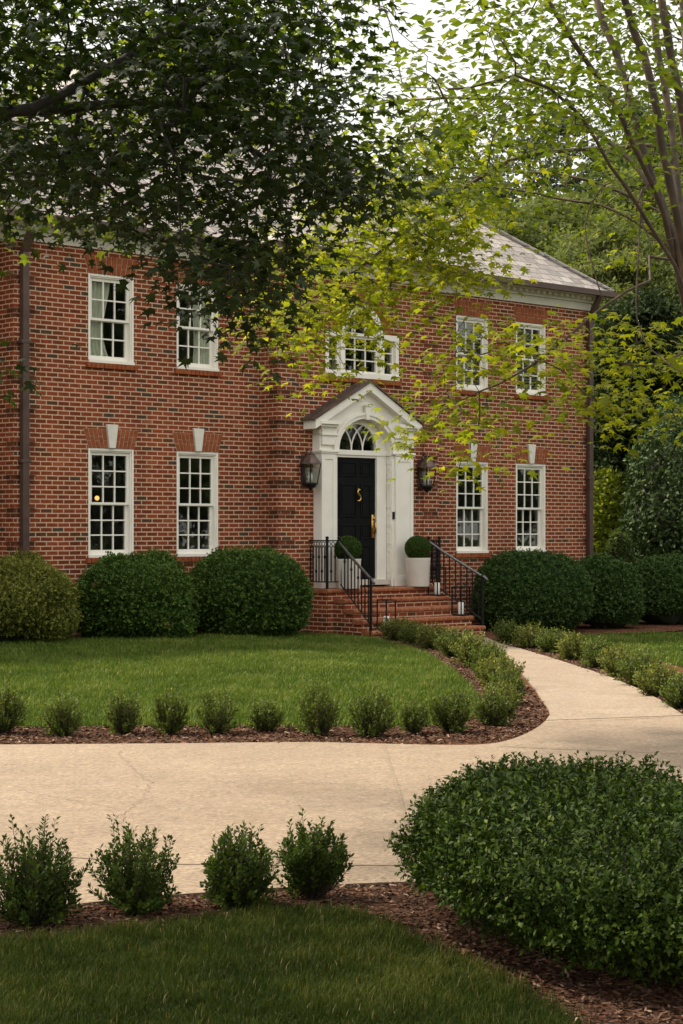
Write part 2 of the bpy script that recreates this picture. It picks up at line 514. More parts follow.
def np_mesh(name, V, faces_flat, counts, mat, rnd=None, parent=None, smooth=False):
    me = bpy.data.meshes.new(name)
    V = np.asarray(V, dtype=np.float32)
    me.vertices.add(len(V))
    me.vertices.foreach_set("co", V.ravel())
    faces_flat = np.asarray(faces_flat, dtype=np.int32)
    counts = np.asarray(counts, dtype=np.int32)
    me.loops.add(len(faces_flat))
    me.loops.foreach_set("vertex_index", faces_flat)
    me.polygons.add(len(counts))
    starts = np.zeros(len(counts), dtype=np.int32)
    starts[1:] = np.cumsum(counts)[:-1]
    me.polygons.foreach_set("loop_start", starts)
    me.polygons.foreach_set("loop_total", counts)
    if smooth:
        me.polygons.foreach_set("use_smooth", np.ones(len(counts), dtype=bool))
    me.update(calc_edges=True)
    if rnd is not None:
        at = me.attributes.new("rnd", "FLOAT", "POINT")
        at.data.foreach_set("value", np.asarray(rnd, dtype=np.float32))
    me.materials.append(mat)
    o = bpy.data.objects.new(name, me)
    return link(o, parent)


# ---------------- leaves: templates as (verts[x,y,z], faces); y is the leaf's length, z its normal
def star_leaf(lobes=5, inner=0.42):
    v = [(0, 0.42, 0.06)]
    ang0, ang1 = -2.35, 2.35
    k = lobes * 2 - 1
    out = [(0, 0, 0)]
    for i in range(k):
        a = ang0 + (ang1 - ang0) * i / (k - 1)
        lobe = i % 2 == 0
        l = (0.6 - 0.07 * abs(a)) if lobe else 0.6 * inner
        out.append((math.sin(a) * l, 0.42 + math.cos(a) * l, -0.08 if lobe else 0.02))
    v += out
    n = len(out)
    f = [(0, 1 + i, 1 + (i + 1) % n) for i in range(n)]
    return np.array(v), f


OVATE = (np.array([(0, 0, 0), (-0.27, 0.42, 0.07), (0.27, 0.42, 0.07), (0, 0.5, 0.0), (0, 1, -0.06)]), [(0, 3, 1), (0, 2, 3), (1, 3, 4), (3, 2, 4)])
DIAM = (np.array([(0, 0, 0), (0.28, 0.5, 0.04), (0, 1, 0), (-0.28, 0.5, 0.04)]), [(0, 1, 2, 3)])
NARROW = (np.array([(0, 0, 0), (0.2, 0.45, 0.05), (0, 1, -0.05), (-0.2, 0.45, 0.05)]), [(0, 1, 2, 3)])
CHIP = (np.array([(-0.16, 0, 0), (0.14, 0.05, 0.03), (0.18, 0.95, 0.05), (-0.12, 1, 0.0)]), [(0, 1, 2, 3)])
STAR = star_leaf()
STAR7 = star_leaf(5, 0.3)


def unit(a):
    return a / np.maximum(np.linalg.norm(a, axis=1, keepdims=True), 1e-9)


def leaves(name, P, D, Nn, S, tmpl, mat, parent=None, rnd=None):
    tv, tf = tmpl
    n = len(P)
    D = unit(D)
    X = unit(np.cross(D, Nn) + 1e-6)
    Nn = np.cross(X, D)
    V = (P[:, None, :] + S[:, None, None] * (tv[None, :, 0:1] * X[:, None, :] + tv[None, :, 1:2] * D[:, None, :] + tv[None, :, 2:3] * Nn[:, None, :]))
    k = len(tv)
    base = np.concatenate([np.array(f) for f in tf])
    cnt = np.array([len(f) for f in tf])
    faces = (base[None, :] + (np.arange(n) * k)[:, None]).ravel()
    counts = np.tile(cnt, n)
    if rnd is None:
        rnd = RNG.random(n)
    return np_mesh(name, V.reshape(-1, 3), faces, counts, mat, np.repeat(rnd, k), parent)


def rdir(n):
    return unit(RNG.normal(size=(n, 3)))


# ---------------- branching
class Skeleton:
    def __init__(self):
        self.p, self.par, self.minr = [], [], []

    def path(self, pts, start=-1, r0=0.0, r1=0.0, step=0.12, wob=0.0):
        """adds a polyline; start is the node it grows from; returns the last index"""
        pts = [np.array(q, dtype=float) for q in pts]
        prev = start
        tot = sum(np.linalg.norm(b - a) for a, b in zip(pts, pts[1:])) or 1
        run = 0.0
        if start < 0:
            self.p.append(pts[0]); self.par.append(-1); self.minr.append(r0)
            prev = len(self.p) - 1
        # smooth the polyline by Catmull-Rom
        ext = [2 * pts[0] - pts[1]] + pts + [2 * pts[-1] - pts[-2]]
        for i in range(1, len(ext) - 2):
            a, b, c, d = ext[i - 1], ext[i], ext[i + 1], ext[i + 2]
            m = max(1, int(np.linalg.norm(c - b) / step))
            for j in range(1, m + 1):
                t = j / m
                q = 0.5 * ((2 * b) + (-a + c) * t + (2 * a - 5 * b + 4 * c - d) * t * t + (-a + 3 * b - 3 * c + d) * t ** 3)
                run += np.linalg.norm(c - b) / m
                if wob:
                    q = q + RNG.normal(size=3) * wob
                self.p.append(q); self.par.append(prev)
                self.minr.append(r0 + (r1 - r0) * min(run / tot, 1))
                prev = len(self.p) - 1
        return prev

    def nearest(self, q):
        a = np.array(self.p)
        return int(np.argmin(np.linalg.norm(a - np.array(q), axis=1)))

    def grow(self, targets, sag=0.06, step=0.12, bias=None):
        targets = [np.array(t) for t in targets]
        A = np.array(self.p)
        d0 = [np.min(np.linalg.norm(A - t, axis=1)) for t in targets]
        tips = []
        for i in np.argsort(d0):
            t = targets[i]
            A = np.array(self.p)
            dist = np.linalg.norm(A - t, axis=1)
            j = int(np.argmin(dist))
            q = A[j]
            d = dist[j]
            mid = (q + t) / 2 + RNG.normal(size=3) * d * 0.1 + np.array((0, 0, d * sag))
            tips.append(self.path([q, mid, t], start=j, step=max(step, d / 14)))
        return tips

    def mesh(self, name, mat, parent, tip=0.004, power=2.3, sides=6, maxr=9.0):
        n = len(self.p)
        kids = [[] for _ in range(n)]
        for i, q in enumerate(self.par):
            if q >= 0:
                kids[q].append(i)
        r = np.zeros(n)
        for i in range(n - 1, -1, -1):
            r[i] = tip if not kids[i] else sum(r[k] ** power for k in kids[i]) ** (1 / power)
            r[i] = min(max(r[i], self.minr[i]), maxr)
        bm_v, bm_f, cnt = [], [], []
        done = [False] * n
        starts = [i for i in range(n) if self.par[i] < 0]
        stack = [(s, None) for s in starts]
        while stack:
            s, frm = stack.pop()
            chain = [s] if frm is None else [frm, s]
            cur = s
            while kids[cur]:
                ks = sorted(kids[cur], key=lambda k: -r[k])
                for k in ks[1:]:
                    stack.append((k, cur))
                cur = ks[0]
                chain.append(cur)
            if len(chain) < 2:
                continue
            P = np.array([self.p[k] for k in chain])
            R = [r[k] for k in chain]
            if frm is not None:
                R[0] = R[1]
            T = np.gradient(P, axis=0)
            T = unit(T)
            a = None
            base = len(bm_v)
            for i in range(len(P)):
                t = T[i]
                if a is None:
                    a = np.cross(t, (0.3, 0.2, 0.93))
                a = a - t * a.dot(t)
                a /= max(np.linalg.norm(a), 1e-9)
                b = np.cross(t, a)
                for k in range(sides):
                    an = 2 * math.pi * k / sides
                    bm_v.append(P[i] + (a * math.cos(an) + b * math.sin(an)) * R[i])
            for i in range(len(P) - 1):
                for k in range(sides):
                    bm_f += [base + i * sides + k, base + i * sides + (k + 1) % sides, base + (i + 1) * sides + (k + 1) % sides, base + (i + 1) * sides + k]
                    cnt.append(4)
        return np_mesh(name, np.array(bm_v), bm_f, cnt, mat, None, parent, True)


def in_poly(x, y, poly):
    r = np.zeros(len(x), dtype=bool)
    n = len(poly)
    for i in range(n):
        x0, y0 = poly[i]
        x1, y1 = poly[(i + 1) % n]
        c = ((y0 > y) != (y1 > y)) & (x < (x1 - x0) * (y - y0) / ((y1 - y0) or 1e-9) + x0)
        r ^= c
    return r


def sample_poly(poly, n):
    xs = [p[0] for p in poly]
    ys = [p[1] for p in poly]
    out = np.zeros((0, 2))
    while len(out) < n:
        x = RNG.uniform(min(xs), max(xs), n * 2)
        y = RNG.uniform(min(ys), max(ys), n * 2)
        k = in_poly(x, y, poly)
        out = np.vstack([out, np.stack([x[k], y[k]], 1)])
    return out[:n]


def sample_view(poly, n, ya, yb):
    """points of a tree's crown whose outline the photograph shows, at the crown's own range of distances"""
    q = sample_poly(poly, n)
    Y = RNG.uniform(ya, yb, n)
    return np.stack([(q[:, 0] - CX) / F * Y, Y, CAM + (HY - q[:, 1]) / F * Y], 1)


# ------------------------------------------------------------------ ground and paving
def smooth_closed(pts, k=6):
    out = []
    n = len(pts)
    for i in range(n):
        a, b, c, d = (np.array(pts[(i + j - 1) % n], dtype=float) for j in range(4))
        for j in range(k):
            t = j / k
            out.append(tuple(0.5 * ((2 * b) + (-a + c) * t + (2 * a - 5 * b + 4 * c - d) * t * t + (-a + 3 * b - 3 * c + d) * t ** 3)))
    return out


def smooth_open(pts, k=6):
    pts = [np.array(p, dtype=float) for p in pts]
    ext = [2 * pts[0] - pts[1]] + pts + [2 * pts[-1] - pts[-2]]
    out = []
    for i in range(1, len(ext) - 2):
        a, b, c, d = ext[i - 1:i + 3]
        for j in range(k):
            t = j / k
            out.append(tuple(0.5 * ((2 * b) + (-a + c) * t + (2 * a - 5 * b + 4 * c - d) * t * t + (-a + 3 * b - 3 * c + d) * t ** 3)))
    out.append(tuple(pts[-1]))
    return out


def sheet(name, poly, lift, mat, thick=0.0, cut=0.8, parent=None):
    bm = bmesh.new()
    f = bm.faces.new([bm.verts.new((x, y, 0)) for x, y in poly])
    xs = [p[0] for p in poly]
    ys = [p[1] for p in poly]
    y = max(min(ys), 17.5)
    while y < min(max(ys), 29):
        bmesh.ops.bisect_plane(bm, geom=bm.verts[:] + bm.edges[:] + bm.faces[:], plane_co=(0, y, 0), plane_no=(0, 1, 0))
        y += cut
    x = max(min(xs), -7.2)
    if max(ys) > 18:
        while x < min(max(xs), 3.8):
            bmesh.ops.bisect_plane(bm, geom=bm.verts[:] + bm.edges[:] + bm.faces[:], plane_co=(x, 0, 0), plane_no=(1, 0, 0))
            x += cut * 1.3
    bmesh.ops.triangulate(bm, faces=bm.faces[:])
    if thick:
        r = bmesh.ops.extrude_face_region(bm, geom=bm.faces[:])
        for v in r["geom"]:
            if isinstance(v, bmesh.types.BMVert):
                v.co.z = -thick
    for v in bm.verts:
        v.co.z += terr(v.co.x, v.co.y) + lift
    o = obj(name, bm, mat, parent)
    return o


# ground: one sheet to the horizon
gx = sorted(set([-400, -150, -60, -25, -12] + [round(-8 + 0.5 * i, 2) for i in range(28)] + [8, 12, 25, 60, 150, 400]))
gy = sorted(set([-60, -15, 0, 5, 10, 15] + [17 + 0.5 * i for i in range(28)] + [34, 40, 55, 90, 200, 600]))
bm = bmesh.new()
gv = [[bm.verts.new((x, y, terr(x, y) - 0.03)) for x in gx] for y in gy]
for j in range(len(gy) - 1):
    for i in range(len(gx) - 1):
        bm.faces.new((gv[j][i], gv[j][i + 1], gv[j + 1][i + 1], gv[j + 1][i]))
tag(obj("ground", bm, M["meadow"]), "dark leaf litter and ground cover beyond the garden", "ground", kind="structure")

# outlines (pixel positions on the ground turned into metres)
drive_near = [G(*p) for p in [(-900, 930), (-300, 925), (0, 914), (90, 905), (150, 899), (280, 890), (410, 884), (520, 884), (700, 884), (1200, 884)]]
drive_far_left = [G(*p) for p in [(-900, 750), (-300, 748), (0, 746), (150, 745), (300, 743.5), (357, 744.5), (452, 746.5), (498, 744), (528, 734), (545.5, 722), (549.5, 713), (543, 703)]]
walk_left = [G(*p) for p in [(543, 703), (533, 688), (516, 669), (497, 655), (478, 644.5), (455, 638)]]
walk_right = [G(*p) for p in [(487, 638.5), (499, 644), (522, 650), (552, 659), (578, 667.5), (615, 680), (652, 697), (684, 717)]]
drive_far_right = [G(*p) for p in [(684, 717), (730, 738), (800, 752), (1200, 756)]]

edge_l = smooth_open(drive_far_left, 5)
wl = smooth_open(walk_left, 5)
wr = smooth_open(walk_right, 5)
edge_r = smooth_open(drive_far_right, 4)
near = smooth_open(drive_near, 4)

joint_y = G(549, 751.5)
drive_poly = near[::-1] and (near + edge_r[::-1][:-1] + [wr[-1]] + [G(545.8, 722)] + edge_l[::-1][[i for i, p in enumerate(edge_l[::-1]) if p[1] <= G(545.8, 722)[1] + 0.01][0]:])
drive_poly = [p for i, p in enumerate(drive_poly) if i == 0 or (abs(p[0] - drive_poly[i - 1][0]) + abs(p[1] - drive_poly[i - 1][1])) > 0.01]
driveway = sheet("driveway", drive_poly, 0.012, M["drive"], 0.035)
tag(driveway, "tan exposed aggregate driveway with joints and hairline cracks", "driveway", kind="structure")
# walkway from the steps to the drive
e2 = [p for p in edge_l if p[1] > G(545.8, 722)[1] + 0.01]
walk_poly = [G(545.8, 722)] + e2[:-1] + wl + wr
walkway = sheet("path", walk_poly, 0.016, M["path"], 0.035)
tag(walkway, "curved tan concrete walk leading to the brick steps", "path", kind="structure")


def strip(name, pts, w, lift, mat, parent=None, jit=0.0):
    bm = bmesh.new()
    prev = None
    for i, p in enumerate(pts):
        a = np.array(pts[max(i - 1, 0)])
        b = np.array(pts[min(i + 1, len(pts) - 1)])
        t = b - a
        t = t / max(np.linalg.norm(t), 1e-6)
        nrm = np.array((-t[1], t[0]))
        q = np.array(p) + nrm * random.uniform(-jit, jit)
        ww = w * random.uniform(0.55, 1.3) if jit else w
        v = [bm.verts.new((*(q + nrm * ww / 2), terr(*q) + lift)), bm.verts.new((*(q - nrm * ww / 2), terr(*q) + lift))]
        if prev:
            bm.faces.new((prev[0], prev[1], v[1], v[0]))
        prev = v
    return obj(name, bm, mat, parent)


def dense(pix, step=0.12):
    P = [np.array(G(*p)) for p in pix]
    out = []
    for a, b in zip(P, P[1:]):
        m = max(1, int(np.linalg.norm(b - a) / step))
        out += [tuple(a + (b - a) * i / m) for i in range(m)]
    return out + [tuple(P[-1])]


for k, pix in enumerate([[(383.6, 745.8), (400, 798), (421, 884)], [(-300, 858), (0, 858), (72, 860), (184, 867), (300, 868), (440, 868), (700, 868)],
                         [(500, 748), (548, 750.5), (620, 753), (684, 756), (800, 761)], [(548, 724), (600, 722), (663, 719)]]):
    strip("joint_line", dense(pix), 0.018, 0.0165 if k < 3 else 0.0205, M["crack"], driveway if k < 3 else walkway)
strip("crack", dense([(118, 752), (130, 767), (140, 777), (150, 784), (143, 800), (128, 812), (120, 828)], 0.05), 0.005, 0.0166, M["crack"], driveway, 0.02)
strip("crack", dense([(150, 784), (210, 783), (260, 786), (320, 785), (380, 787), (410, 786)], 0.05), 0.006, 0.0167, M["crack"], driveway, 0.02)
strip("crack", dense([(20, 792), (60, 800), (128, 812)], 0.05), 0.005, 0.0168, M["crack"], driveway, 0.02)

# lawns and beds
lawn_px = [(-260, 641), (-100, 641), (0, 641), (60, 641), (120, 640), (200, 637.5), (300, 634.5), (345, 636.5), (372, 640), (391, 643.5), (426, 654), (452, 671), (470, 687), (479, 701), (477, 713), (464, 722.5),
           (440, 726), (414, 727), (360, 727), (300, 727), (150, 727), (0, 727.5), (-150, 728), (-300, 729)]
lawn_poly = [G(*p) for p in lawn_px]
tag(sheet("lawn", lawn_poly, 0.004, M["soil"]), "mown green lawn between the shrubs and the drive", "lawn", kind="structure")
near_px = [(-200, 958), (0, 942), (60, 940), (130, 931), (200, 921), (250, 914), (300, 911), (345, 913), (372, 921), (398, 933), (430, 948), (470, 968), (520, 993), (560, 1016), (600, 1054), (680, 1120), (500, 1200), (0, 1230), (-300, 1230)]
near_poly = [G(*p) for p in near_px]
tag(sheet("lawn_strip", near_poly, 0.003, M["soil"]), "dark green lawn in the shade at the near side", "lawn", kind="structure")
right_px = [(560, 636), (640, 634), (760, 634), (900, 650), (900, 720), (760, 692), (700, 672), (660, 661), (620, 651), (580, 642)]
right_poly = [G(*p) for p in right_px]
tag(sheet("side_lawn", right_poly, 0.004, M["soil"]), "small side lawn beyond the right hand hedge", "lawn", kind="structure")

bed_poly = [G(*p) for p in [(-300, 748), (-300, 726)]] + [G(*p) for p in [(0, 724), (200, 724), (420, 722), (455, 719), (470, 708), (462, 690), (440, 672), (410, 656), (372, 643), (380, 634), (480, 634)]] + wl[::-1] + edge_l[::-1][:-2]
tag(sheet("mulch_bed", bed_poly, -0.006, M["mulch"]), "brown mulch bed wrapping round the front lawn", "mulch bed", kind="structure")
house_bed = [tuple(hw(s, p).xy) for s, p in [(-8.5, 0.2), (9, 0.2), (9, 2.6), (2.2, 2.9), (-1.0, 2.6), (-3, 2.3), (-8.5, 2.2)]]
tag(sheet("shrub_bed", house_bed, -0.008, M["mulch"]), "mulch bed along the foot of the brick house", "mulch bed", kind="structure")
right_bed = wr[1:] + edge_r[1:] + [G(*p) for p in [(1200, 750), (900, 715), (760, 686), (700, 667), (640, 652), (590, 641), (520, 634), (492, 634)]]
tag(sheet("side_mulch_bed", right_bed, -0.004, M["mulch"]), "mulch bed along the right side of the walk", "mulch bed", kind="structure")
front_bed = near + [G(*p) for p in [(1200, 1100), (700, 1150)]] + [G(680, 1120)] + [G(*p) for p in [(560, 1014), (470, 967), (400, 934), (345, 914), (250, 915), (130, 932), (0, 943), (-300, 952)]]
tag(sheet("front_mulch_bed", front_bed, -0.005, M["mulch"]), "mulch bed between the drive and the near lawn", "mulch bed", kind="structure")


def grass(name, poly, dens, ln, wd, mat, label, edge=0.02):
    xs = [p[0] for p in poly]
    ys = [p[1] for p in poly]
    a = 0.5 * abs(sum(xs[i] * ys[i - 1] - xs[i - 1] * ys[i] for i in range(len(xs))))
    n = int(a * dens)
    q = sample_poly(poly, n)
    q = q + RNG.normal(size=q.shape) * edge
    z = np.array([terr(x, y) for x, y in q]) if max(ys) > 18 else np.zeros(n)
    P = np.stack([q[:, 0], q[:, 1], z], 1)
    az = RNG.uniform(0, 2 * math.pi, n)
    lean = np.abs(RNG.normal(0.35, 0.22, n))
    patch = np.array([0.7 * noise.noise(Vector((x * 0.9, y * 0.9, 3.1))) + 0.6 * noise.noise(Vector((x * 2.6, y * 2.6, 7.7))) + 0.6 * noise.noise(Vector((x * 8.5, y * 8.5, 1.7))) for x, y in q])
    L = ln * np.clip(RNG.normal(1.0, 0.32, n) + 0.55 * patch, 0.25, 2.2)
    u = np.stack([np.cos(az), np.sin(az), np.zeros(n)], 1)
    side = np.stack([-np.sin(az), np.cos(az), np.zeros(n)], 1)
    up = np.array((0, 0, 1.0))
    w = (wd * RNG.uniform(0.7, 1.3, n))[:, None]
    Lc = L[:, None]
    le = lean[:, None]
    mid = P + Lc * 0.55 * (up + u * le * 0.5)
    tip = P + Lc * (up * (1 - 0.3 * le) + u * le * 1.1)
    V = np.stack([P - side * w / 2, P + side * w / 2, mid + side * w * 0.4, mid - side * w * 0.4, tip], 1)
    faces = (np.array([0, 1, 2, 3, 3, 2, 4])[None, :] + (np.arange(n) * 5)[:, None]).ravel()
    rnd = np.clip(RNG.normal(0.45, 0.2, n) + 0.55 * patch, 0, 0.97)
    rnd[RNG.random(n) < 0.025] = 1.0
    o = np_mesh(name, V.reshape(-1, 3), faces, np.tile([4, 3], n), mat, np.repeat(rnd, 5))
    return tag(o, label, "grass", kind="stuff")


vis = [p for p in lawn_poly]
grass("grass", vis, 3000, 0.05, 0.009, M["grass"], "mown green grass of the front lawn in soft light")
grass("grass", near_poly, 22000, 0.038, 0.0036, M["grass_near"], "grass blades of the near lawn, coloured dark for shade", 0.045)
grass("grass", right_poly, 900, 0.05, 0.014, M["grass"], "green grass of the side lawn beyond the hedge")


def chips(poly, dens, s0, s1, label, lift):
    xs = [p[0] for p in poly]
    ys = [p[1] for p in poly]
    a = 0.5 * abs(sum(xs[i] * ys[i - 1] - xs[i - 1] * ys[i] for i in range(len(xs))))
    n = int(a * dens)
    q = sample_poly(poly, n)
    z = np.array([terr(x, y) for x, y in q]) + lift + RNG.uniform(0, 0.014, n)
    P = np.stack([q[:, 0], q[:, 1], z], 1)
    az = RNG.uniform(0, 2 * math.pi, n)
    D = np.stack([np.cos(az), np.sin(az), RNG.normal(0, 0.2, n)], 1)
    Nn = np.stack([RNG.normal(0, 0.35, n), RNG.normal(0, 0.35, n), np.ones(n)], 1)
    S = RNG.uniform(s0, s1, n)
    o = leaves("mulch_chips", P, D, Nn, S, CHIP, M["chip"], None, RNG.random(n) ** 1.5)
    tag(o, label, "mulch", kind="stuff")


fb = front_bed
cut = [p for p in smooth_closed([G(*p) for p in [(-120, 928), (0, 916), (90, 906), (150, 900), (280, 891), (410, 884), (640, 884), (760, 960), (700, 1080), (620, 1060), (560, 1018), (470, 970), (400, 938), (345, 917), (250, 918), (130, 936), (0, 946), (-120, 954)]], 3)]
chips(cut, 5200, 0.01, 0.036, "loose wood chips on the near mulch bed", -0.004)
chips([G(*p) for p in [(-120, 746), (498, 743), (528, 733), (546, 720), (545, 706), (530, 690), (500, 662), (470, 645), (440, 640), (400, 640), (440, 668), (474, 698), (470, 716), (440, 725), (-120, 727)]], 1800, 0.02, 0.05, "loose wood chips on the bed round the front lawn", -0.004)
chips([G(*p) for p in [(500, 645), (552, 660), (615, 681), (684, 718), (760, 745), (820, 745), (700, 680), (620, 655), (540, 641)]], 1100, 0.022, 0.055, "loose wood chips on the bed beside the walk", -0.003)
# a few chips strewn on the drive edge belong to the chips as well
chips([G(*p) for p in [(-60, 910), (150, 894), (300, 885), (430, 879), (430, 884), (300, 891), (150, 900), (-60, 917)]], 60, 0.015, 0.045, "few stray wood chips along the drive edge", 0.013)

# ------------------------------------------------------------------ the house
PB, PF, PD, AX = 0.42, 0.61, 0.44, 0.07
XL, XR = -6.44, 6.46
BL, BR_ = -1.79 + AX - 0.06, 1.79 + AX
DEP = 9.5
WTOP = 5.80
ZB = -0.35
house = thing("brick_house", "two storey red brick house with hipped slate roof and white arched doorway", "house", (0, Y0, 0), TH)


def wall_panel(bm, s0, s1, z0, z1, p, openings, reveal=0.1, mi=0):
    """front wall at outward offset p with rectangular openings and brick reveals"""
    xs = sorted({s0, s1} | {o[0] for o in openings} | {o[1] for o in openings})
    zs = sorted({z0, z1} | {o[2] for o in openings} | {o[3] for o in openings})
    cache = {}

    def vt(x, y, z):
        k = (round(x, 4), round(y, 4), round(z, 4))
        if k not in cache:
            cache[k] = bm.verts.new((x, y, z))
        return cache[k]
    for i in range(len(xs) - 1):
        for j in range(len(zs) - 1):
            xm, zm = (xs[i] + xs[i + 1]) / 2, (zs[j] + zs[j + 1]) / 2
            if any(o[0] < xm < o[1] and o[2] < zm < o[3] for o in openings):
                continue
            bm.faces.new([vt(xs[i], -p, zs[j]), vt(xs[i + 1], -p, zs[j]), vt(xs[i + 1], -p, zs[j + 1]), vt(xs[i], -p, zs[j + 1])])
    for o in openings:
        a, b, c, d = o[:4]
        y1 = -p + reveal
        for q in (((a, c), (a, d)), ((b, c), (b, d)), ((a, c), (b, c)), ((a, d), (b, d))):
            (xa, za), (xb, zb) = q
            bm.faces.new([vt(xa, -p, za), vt(xb, -p, zb), vt(xb, y1, zb), vt(xa, y1, za)])


WX = [(-5.15, -4.31), (-3.49, -2.66), (2.79, 3.62), (4.38, 5.21)]
LOZ, UPZ = (1.24, 2.855), (4.11, 5.42)
openL = [(a, b, *LOZ) for a, b in WX] + [(a, b, *UPZ) for a, b in WX]
bm = bmesh.new()
wall_panel(bm, XL, BL, ZB, WTOP, 0.0, [o for o in openL if o[1] < 0])
v = [bm.verts.new(q) for q in ((XL, 0, ZB), (XL, DEP, ZB), (XL, DEP, WTOP), (XL, 0, WTOP))]
bm.faces.new(v)
bmesh.ops.remove_doubles(bm, verts=bm.verts[:], dist=1e-4)
obj("wall", bm, M["brick"], house)
bm = bmesh.new()
wall_panel(bm, BR_, XR, ZB, WTOP, 0.0, [o for o in openL if o[0] > 0])
# left end return, further wing wall, right side, back
for a, b in (((XR, 0), (XR, DEP)),):
    v = [bm.verts.new((a[0], a[1], ZB)), bm.verts.new((b[0], b[1], ZB)), bm.verts.new((b[0], b[1], WTOP)), bm.verts.new((a[0], a[1], WTOP))]
    bm.faces.new(v)
obj("wall", bm, M["brick"], house)
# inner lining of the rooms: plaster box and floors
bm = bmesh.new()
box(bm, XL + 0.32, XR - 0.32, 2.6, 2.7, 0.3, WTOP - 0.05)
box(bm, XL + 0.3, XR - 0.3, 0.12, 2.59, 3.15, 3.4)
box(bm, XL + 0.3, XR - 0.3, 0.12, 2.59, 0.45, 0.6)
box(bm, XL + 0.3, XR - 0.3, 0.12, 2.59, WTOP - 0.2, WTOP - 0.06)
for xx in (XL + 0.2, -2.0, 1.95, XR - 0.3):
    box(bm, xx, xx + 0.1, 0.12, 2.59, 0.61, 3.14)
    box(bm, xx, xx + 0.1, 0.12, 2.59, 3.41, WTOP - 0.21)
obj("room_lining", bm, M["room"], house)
# receding wing beyond the left end
bm = bmesh.new()
v = [bm.verts.new(q) for q in ((XL - 5, 0.36, ZB), (XL - 0.001, 0.36, ZB), (XL - 0.001, 0.36, WTOP), (XL - 5, 0.36, WTOP))]
bm.faces.new(v)
obj("wing_wall", bm, M["brick"], house)
bm = bmesh.new()
v = [bm.verts.new(q) for q in ((XL, DEP, ZB), (XR, DEP, ZB), (XR, DEP, WTOP), (XL, DEP, WTOP))]
bm.faces.new(v)
obj("rear_wall", bm, M["brick"], house)

# the projecting centre bay
PALC = AX + 0.0
pal = (PALC - 0.84, PALC + 0.84, 4.14, 4.86)
arch_c, arch_r = PALC, 0.46
bm = bmesh.new()
wall_panel(bm, BL, BR_, ZB, WTOP, PB, [pal, (PALC - 0.46, PALC + 0.46, 4.86, 5.33), (-0.7, 0.64, 0.66, 3.51)], 0.12)
for xx in (BL, BR_):
    v = [bm.verts.new(q) for q in ((xx, -PB, ZB), (xx, 0, ZB), (xx, 0, WTOP), (xx, -PB, WTOP))]
    bm.faces.new(v)
obj("bay_wall", bm, M["brick"], house)

# quoins: raised blocks with recess shade painted on the courses between
RH = 0.0677
CO = math.floor(ZB / RH) * RH
zq = [(CO + RH * (7 * k), CO + RH * (7 * k + 5)) for k in range(14)]
for xx, yy, w, side, sd in ((XL, 0, 0.36, 1, 0.2), (XR, 0, 0.2, -1, 0.2), (BL, -PB, 0.36, 1, 0.22), (BR_, -PB, 0.36, -1, 0.22)):
    bm = bmesh.new()
    levels = []
    for a, b in zq:
        if b + 2 * RH < WTOP:
            levels += [(max(a, ZB), b, 0.022), (b, b + 2 * RH, 0.004)]
    rings, mids = [], []
    for z0, z1, e in levels:
        ww = w if e > 0.01 else w - 0.02
        x0, x1 = (xx - e, xx + ww) if side > 0 else (xx - ww, xx + e)
        for z in (z0, z1):
            rings.append([bm.verts.new(q) for q in ((x0, yy - e, z), (x1, yy - e, z), (x1, yy + sd, z), (x0, yy + sd, z))])
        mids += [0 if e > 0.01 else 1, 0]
    bm.faces.new(rings[0][::-1])
    bm.faces.new(rings[-1])
    for r0, r1, mi in zip(rings, rings[1:], mids):
        for k in range(4):
            f = bm.faces.new((r0[k], r0[(k + 1) % 4], r1[(k + 1) % 4], r1[k]))
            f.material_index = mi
    obj("quoin", bm, [M["brick"], M["brick_recess_shade"]], house)


def jack_arch(a, b, z, h, key=True, top=0.0):
    """splayed soldier course with a keystone over an opening on the main wall"""
    c = (a + b) / 2
    half = (b - a) / 2
    spread = 0.085
    bm = bmesh.new()
    prism(bm, [(a - 0.0, z + 0.002), (b + 0.0, z + 0.002), (b + spread, z + h), (a - spread, z + h)], -0.004, 0.03, 1)
    n = 5
    k0, k1 = (0.06, 0.1) if key else (0.0, 0.0)
    for sgn in (-1, 1):
        for i in range(n):
            f0, f1 = i / n, (i + 1) / n
            g = 0.0078
            b0 = k0 + (half - k0) * f0 + g
            b1 = k0 + (half - k0) * f1 - g
            t0 = k1 + (half + spread - k1) * f0 + g
            t1 = k1 + (half + spread - k1) * f1 - g
            cutp = 0.62 if i % 2 else 0.38
            for lo, hi in ((0.0, cutp - 0.02), (cutp + 0.02, 1.0)):
                def X(bb, tt, f):
                    return c + sgn * (bb + (tt - bb) * f)
                zz0, zz1 = z + 0.006 + (h - 0.01) * lo, z + 0.006 + (h - 0.01) * hi
                pl = [(X(b0, t0, lo), zz0), (X(b1, t1, lo), zz0), (X(b1, t1, hi), zz1), (X(b0, t0, hi), zz1)]
                prism(bm, pl, -0.012, 0.02, 0)
    obj("jack_arch", bm, [M["brick_arch"], M["mortar"]], house)
    if key:
        bm = bmesh.new()
        prism(bm, [(c - 0.055, z + 0.004), (c + 0.055, z + 0.004), (c + 0.105, z + h + 0.07), (c - 0.105, z + h + 0.07)], -0.04, 0.05)
        obj("keystone", bm, M["cream"], house, bevel=0.006)


def sill_course(a, b, z, p=0.0):
    bm = bmesh.new()
    n = int((b - a + 0.1) / 0.075)
    w = (b - a + 0.1) / n
    box(bm, a - 0.04, b + 0.04, -p - 0.03, -p + 0.05, z - 0.065, z - 0.004, 1)
    for i in range(n):
        x = a - 0.05 + i * w
        box(bm, x + 0.005, x + w - 0.005, -p - 0.045, -p + 0.05, z - 0.075, z - 0.001, 0)
    obj("brick_sill", bm, [M["brick_arch"], M["mortar"]], house)


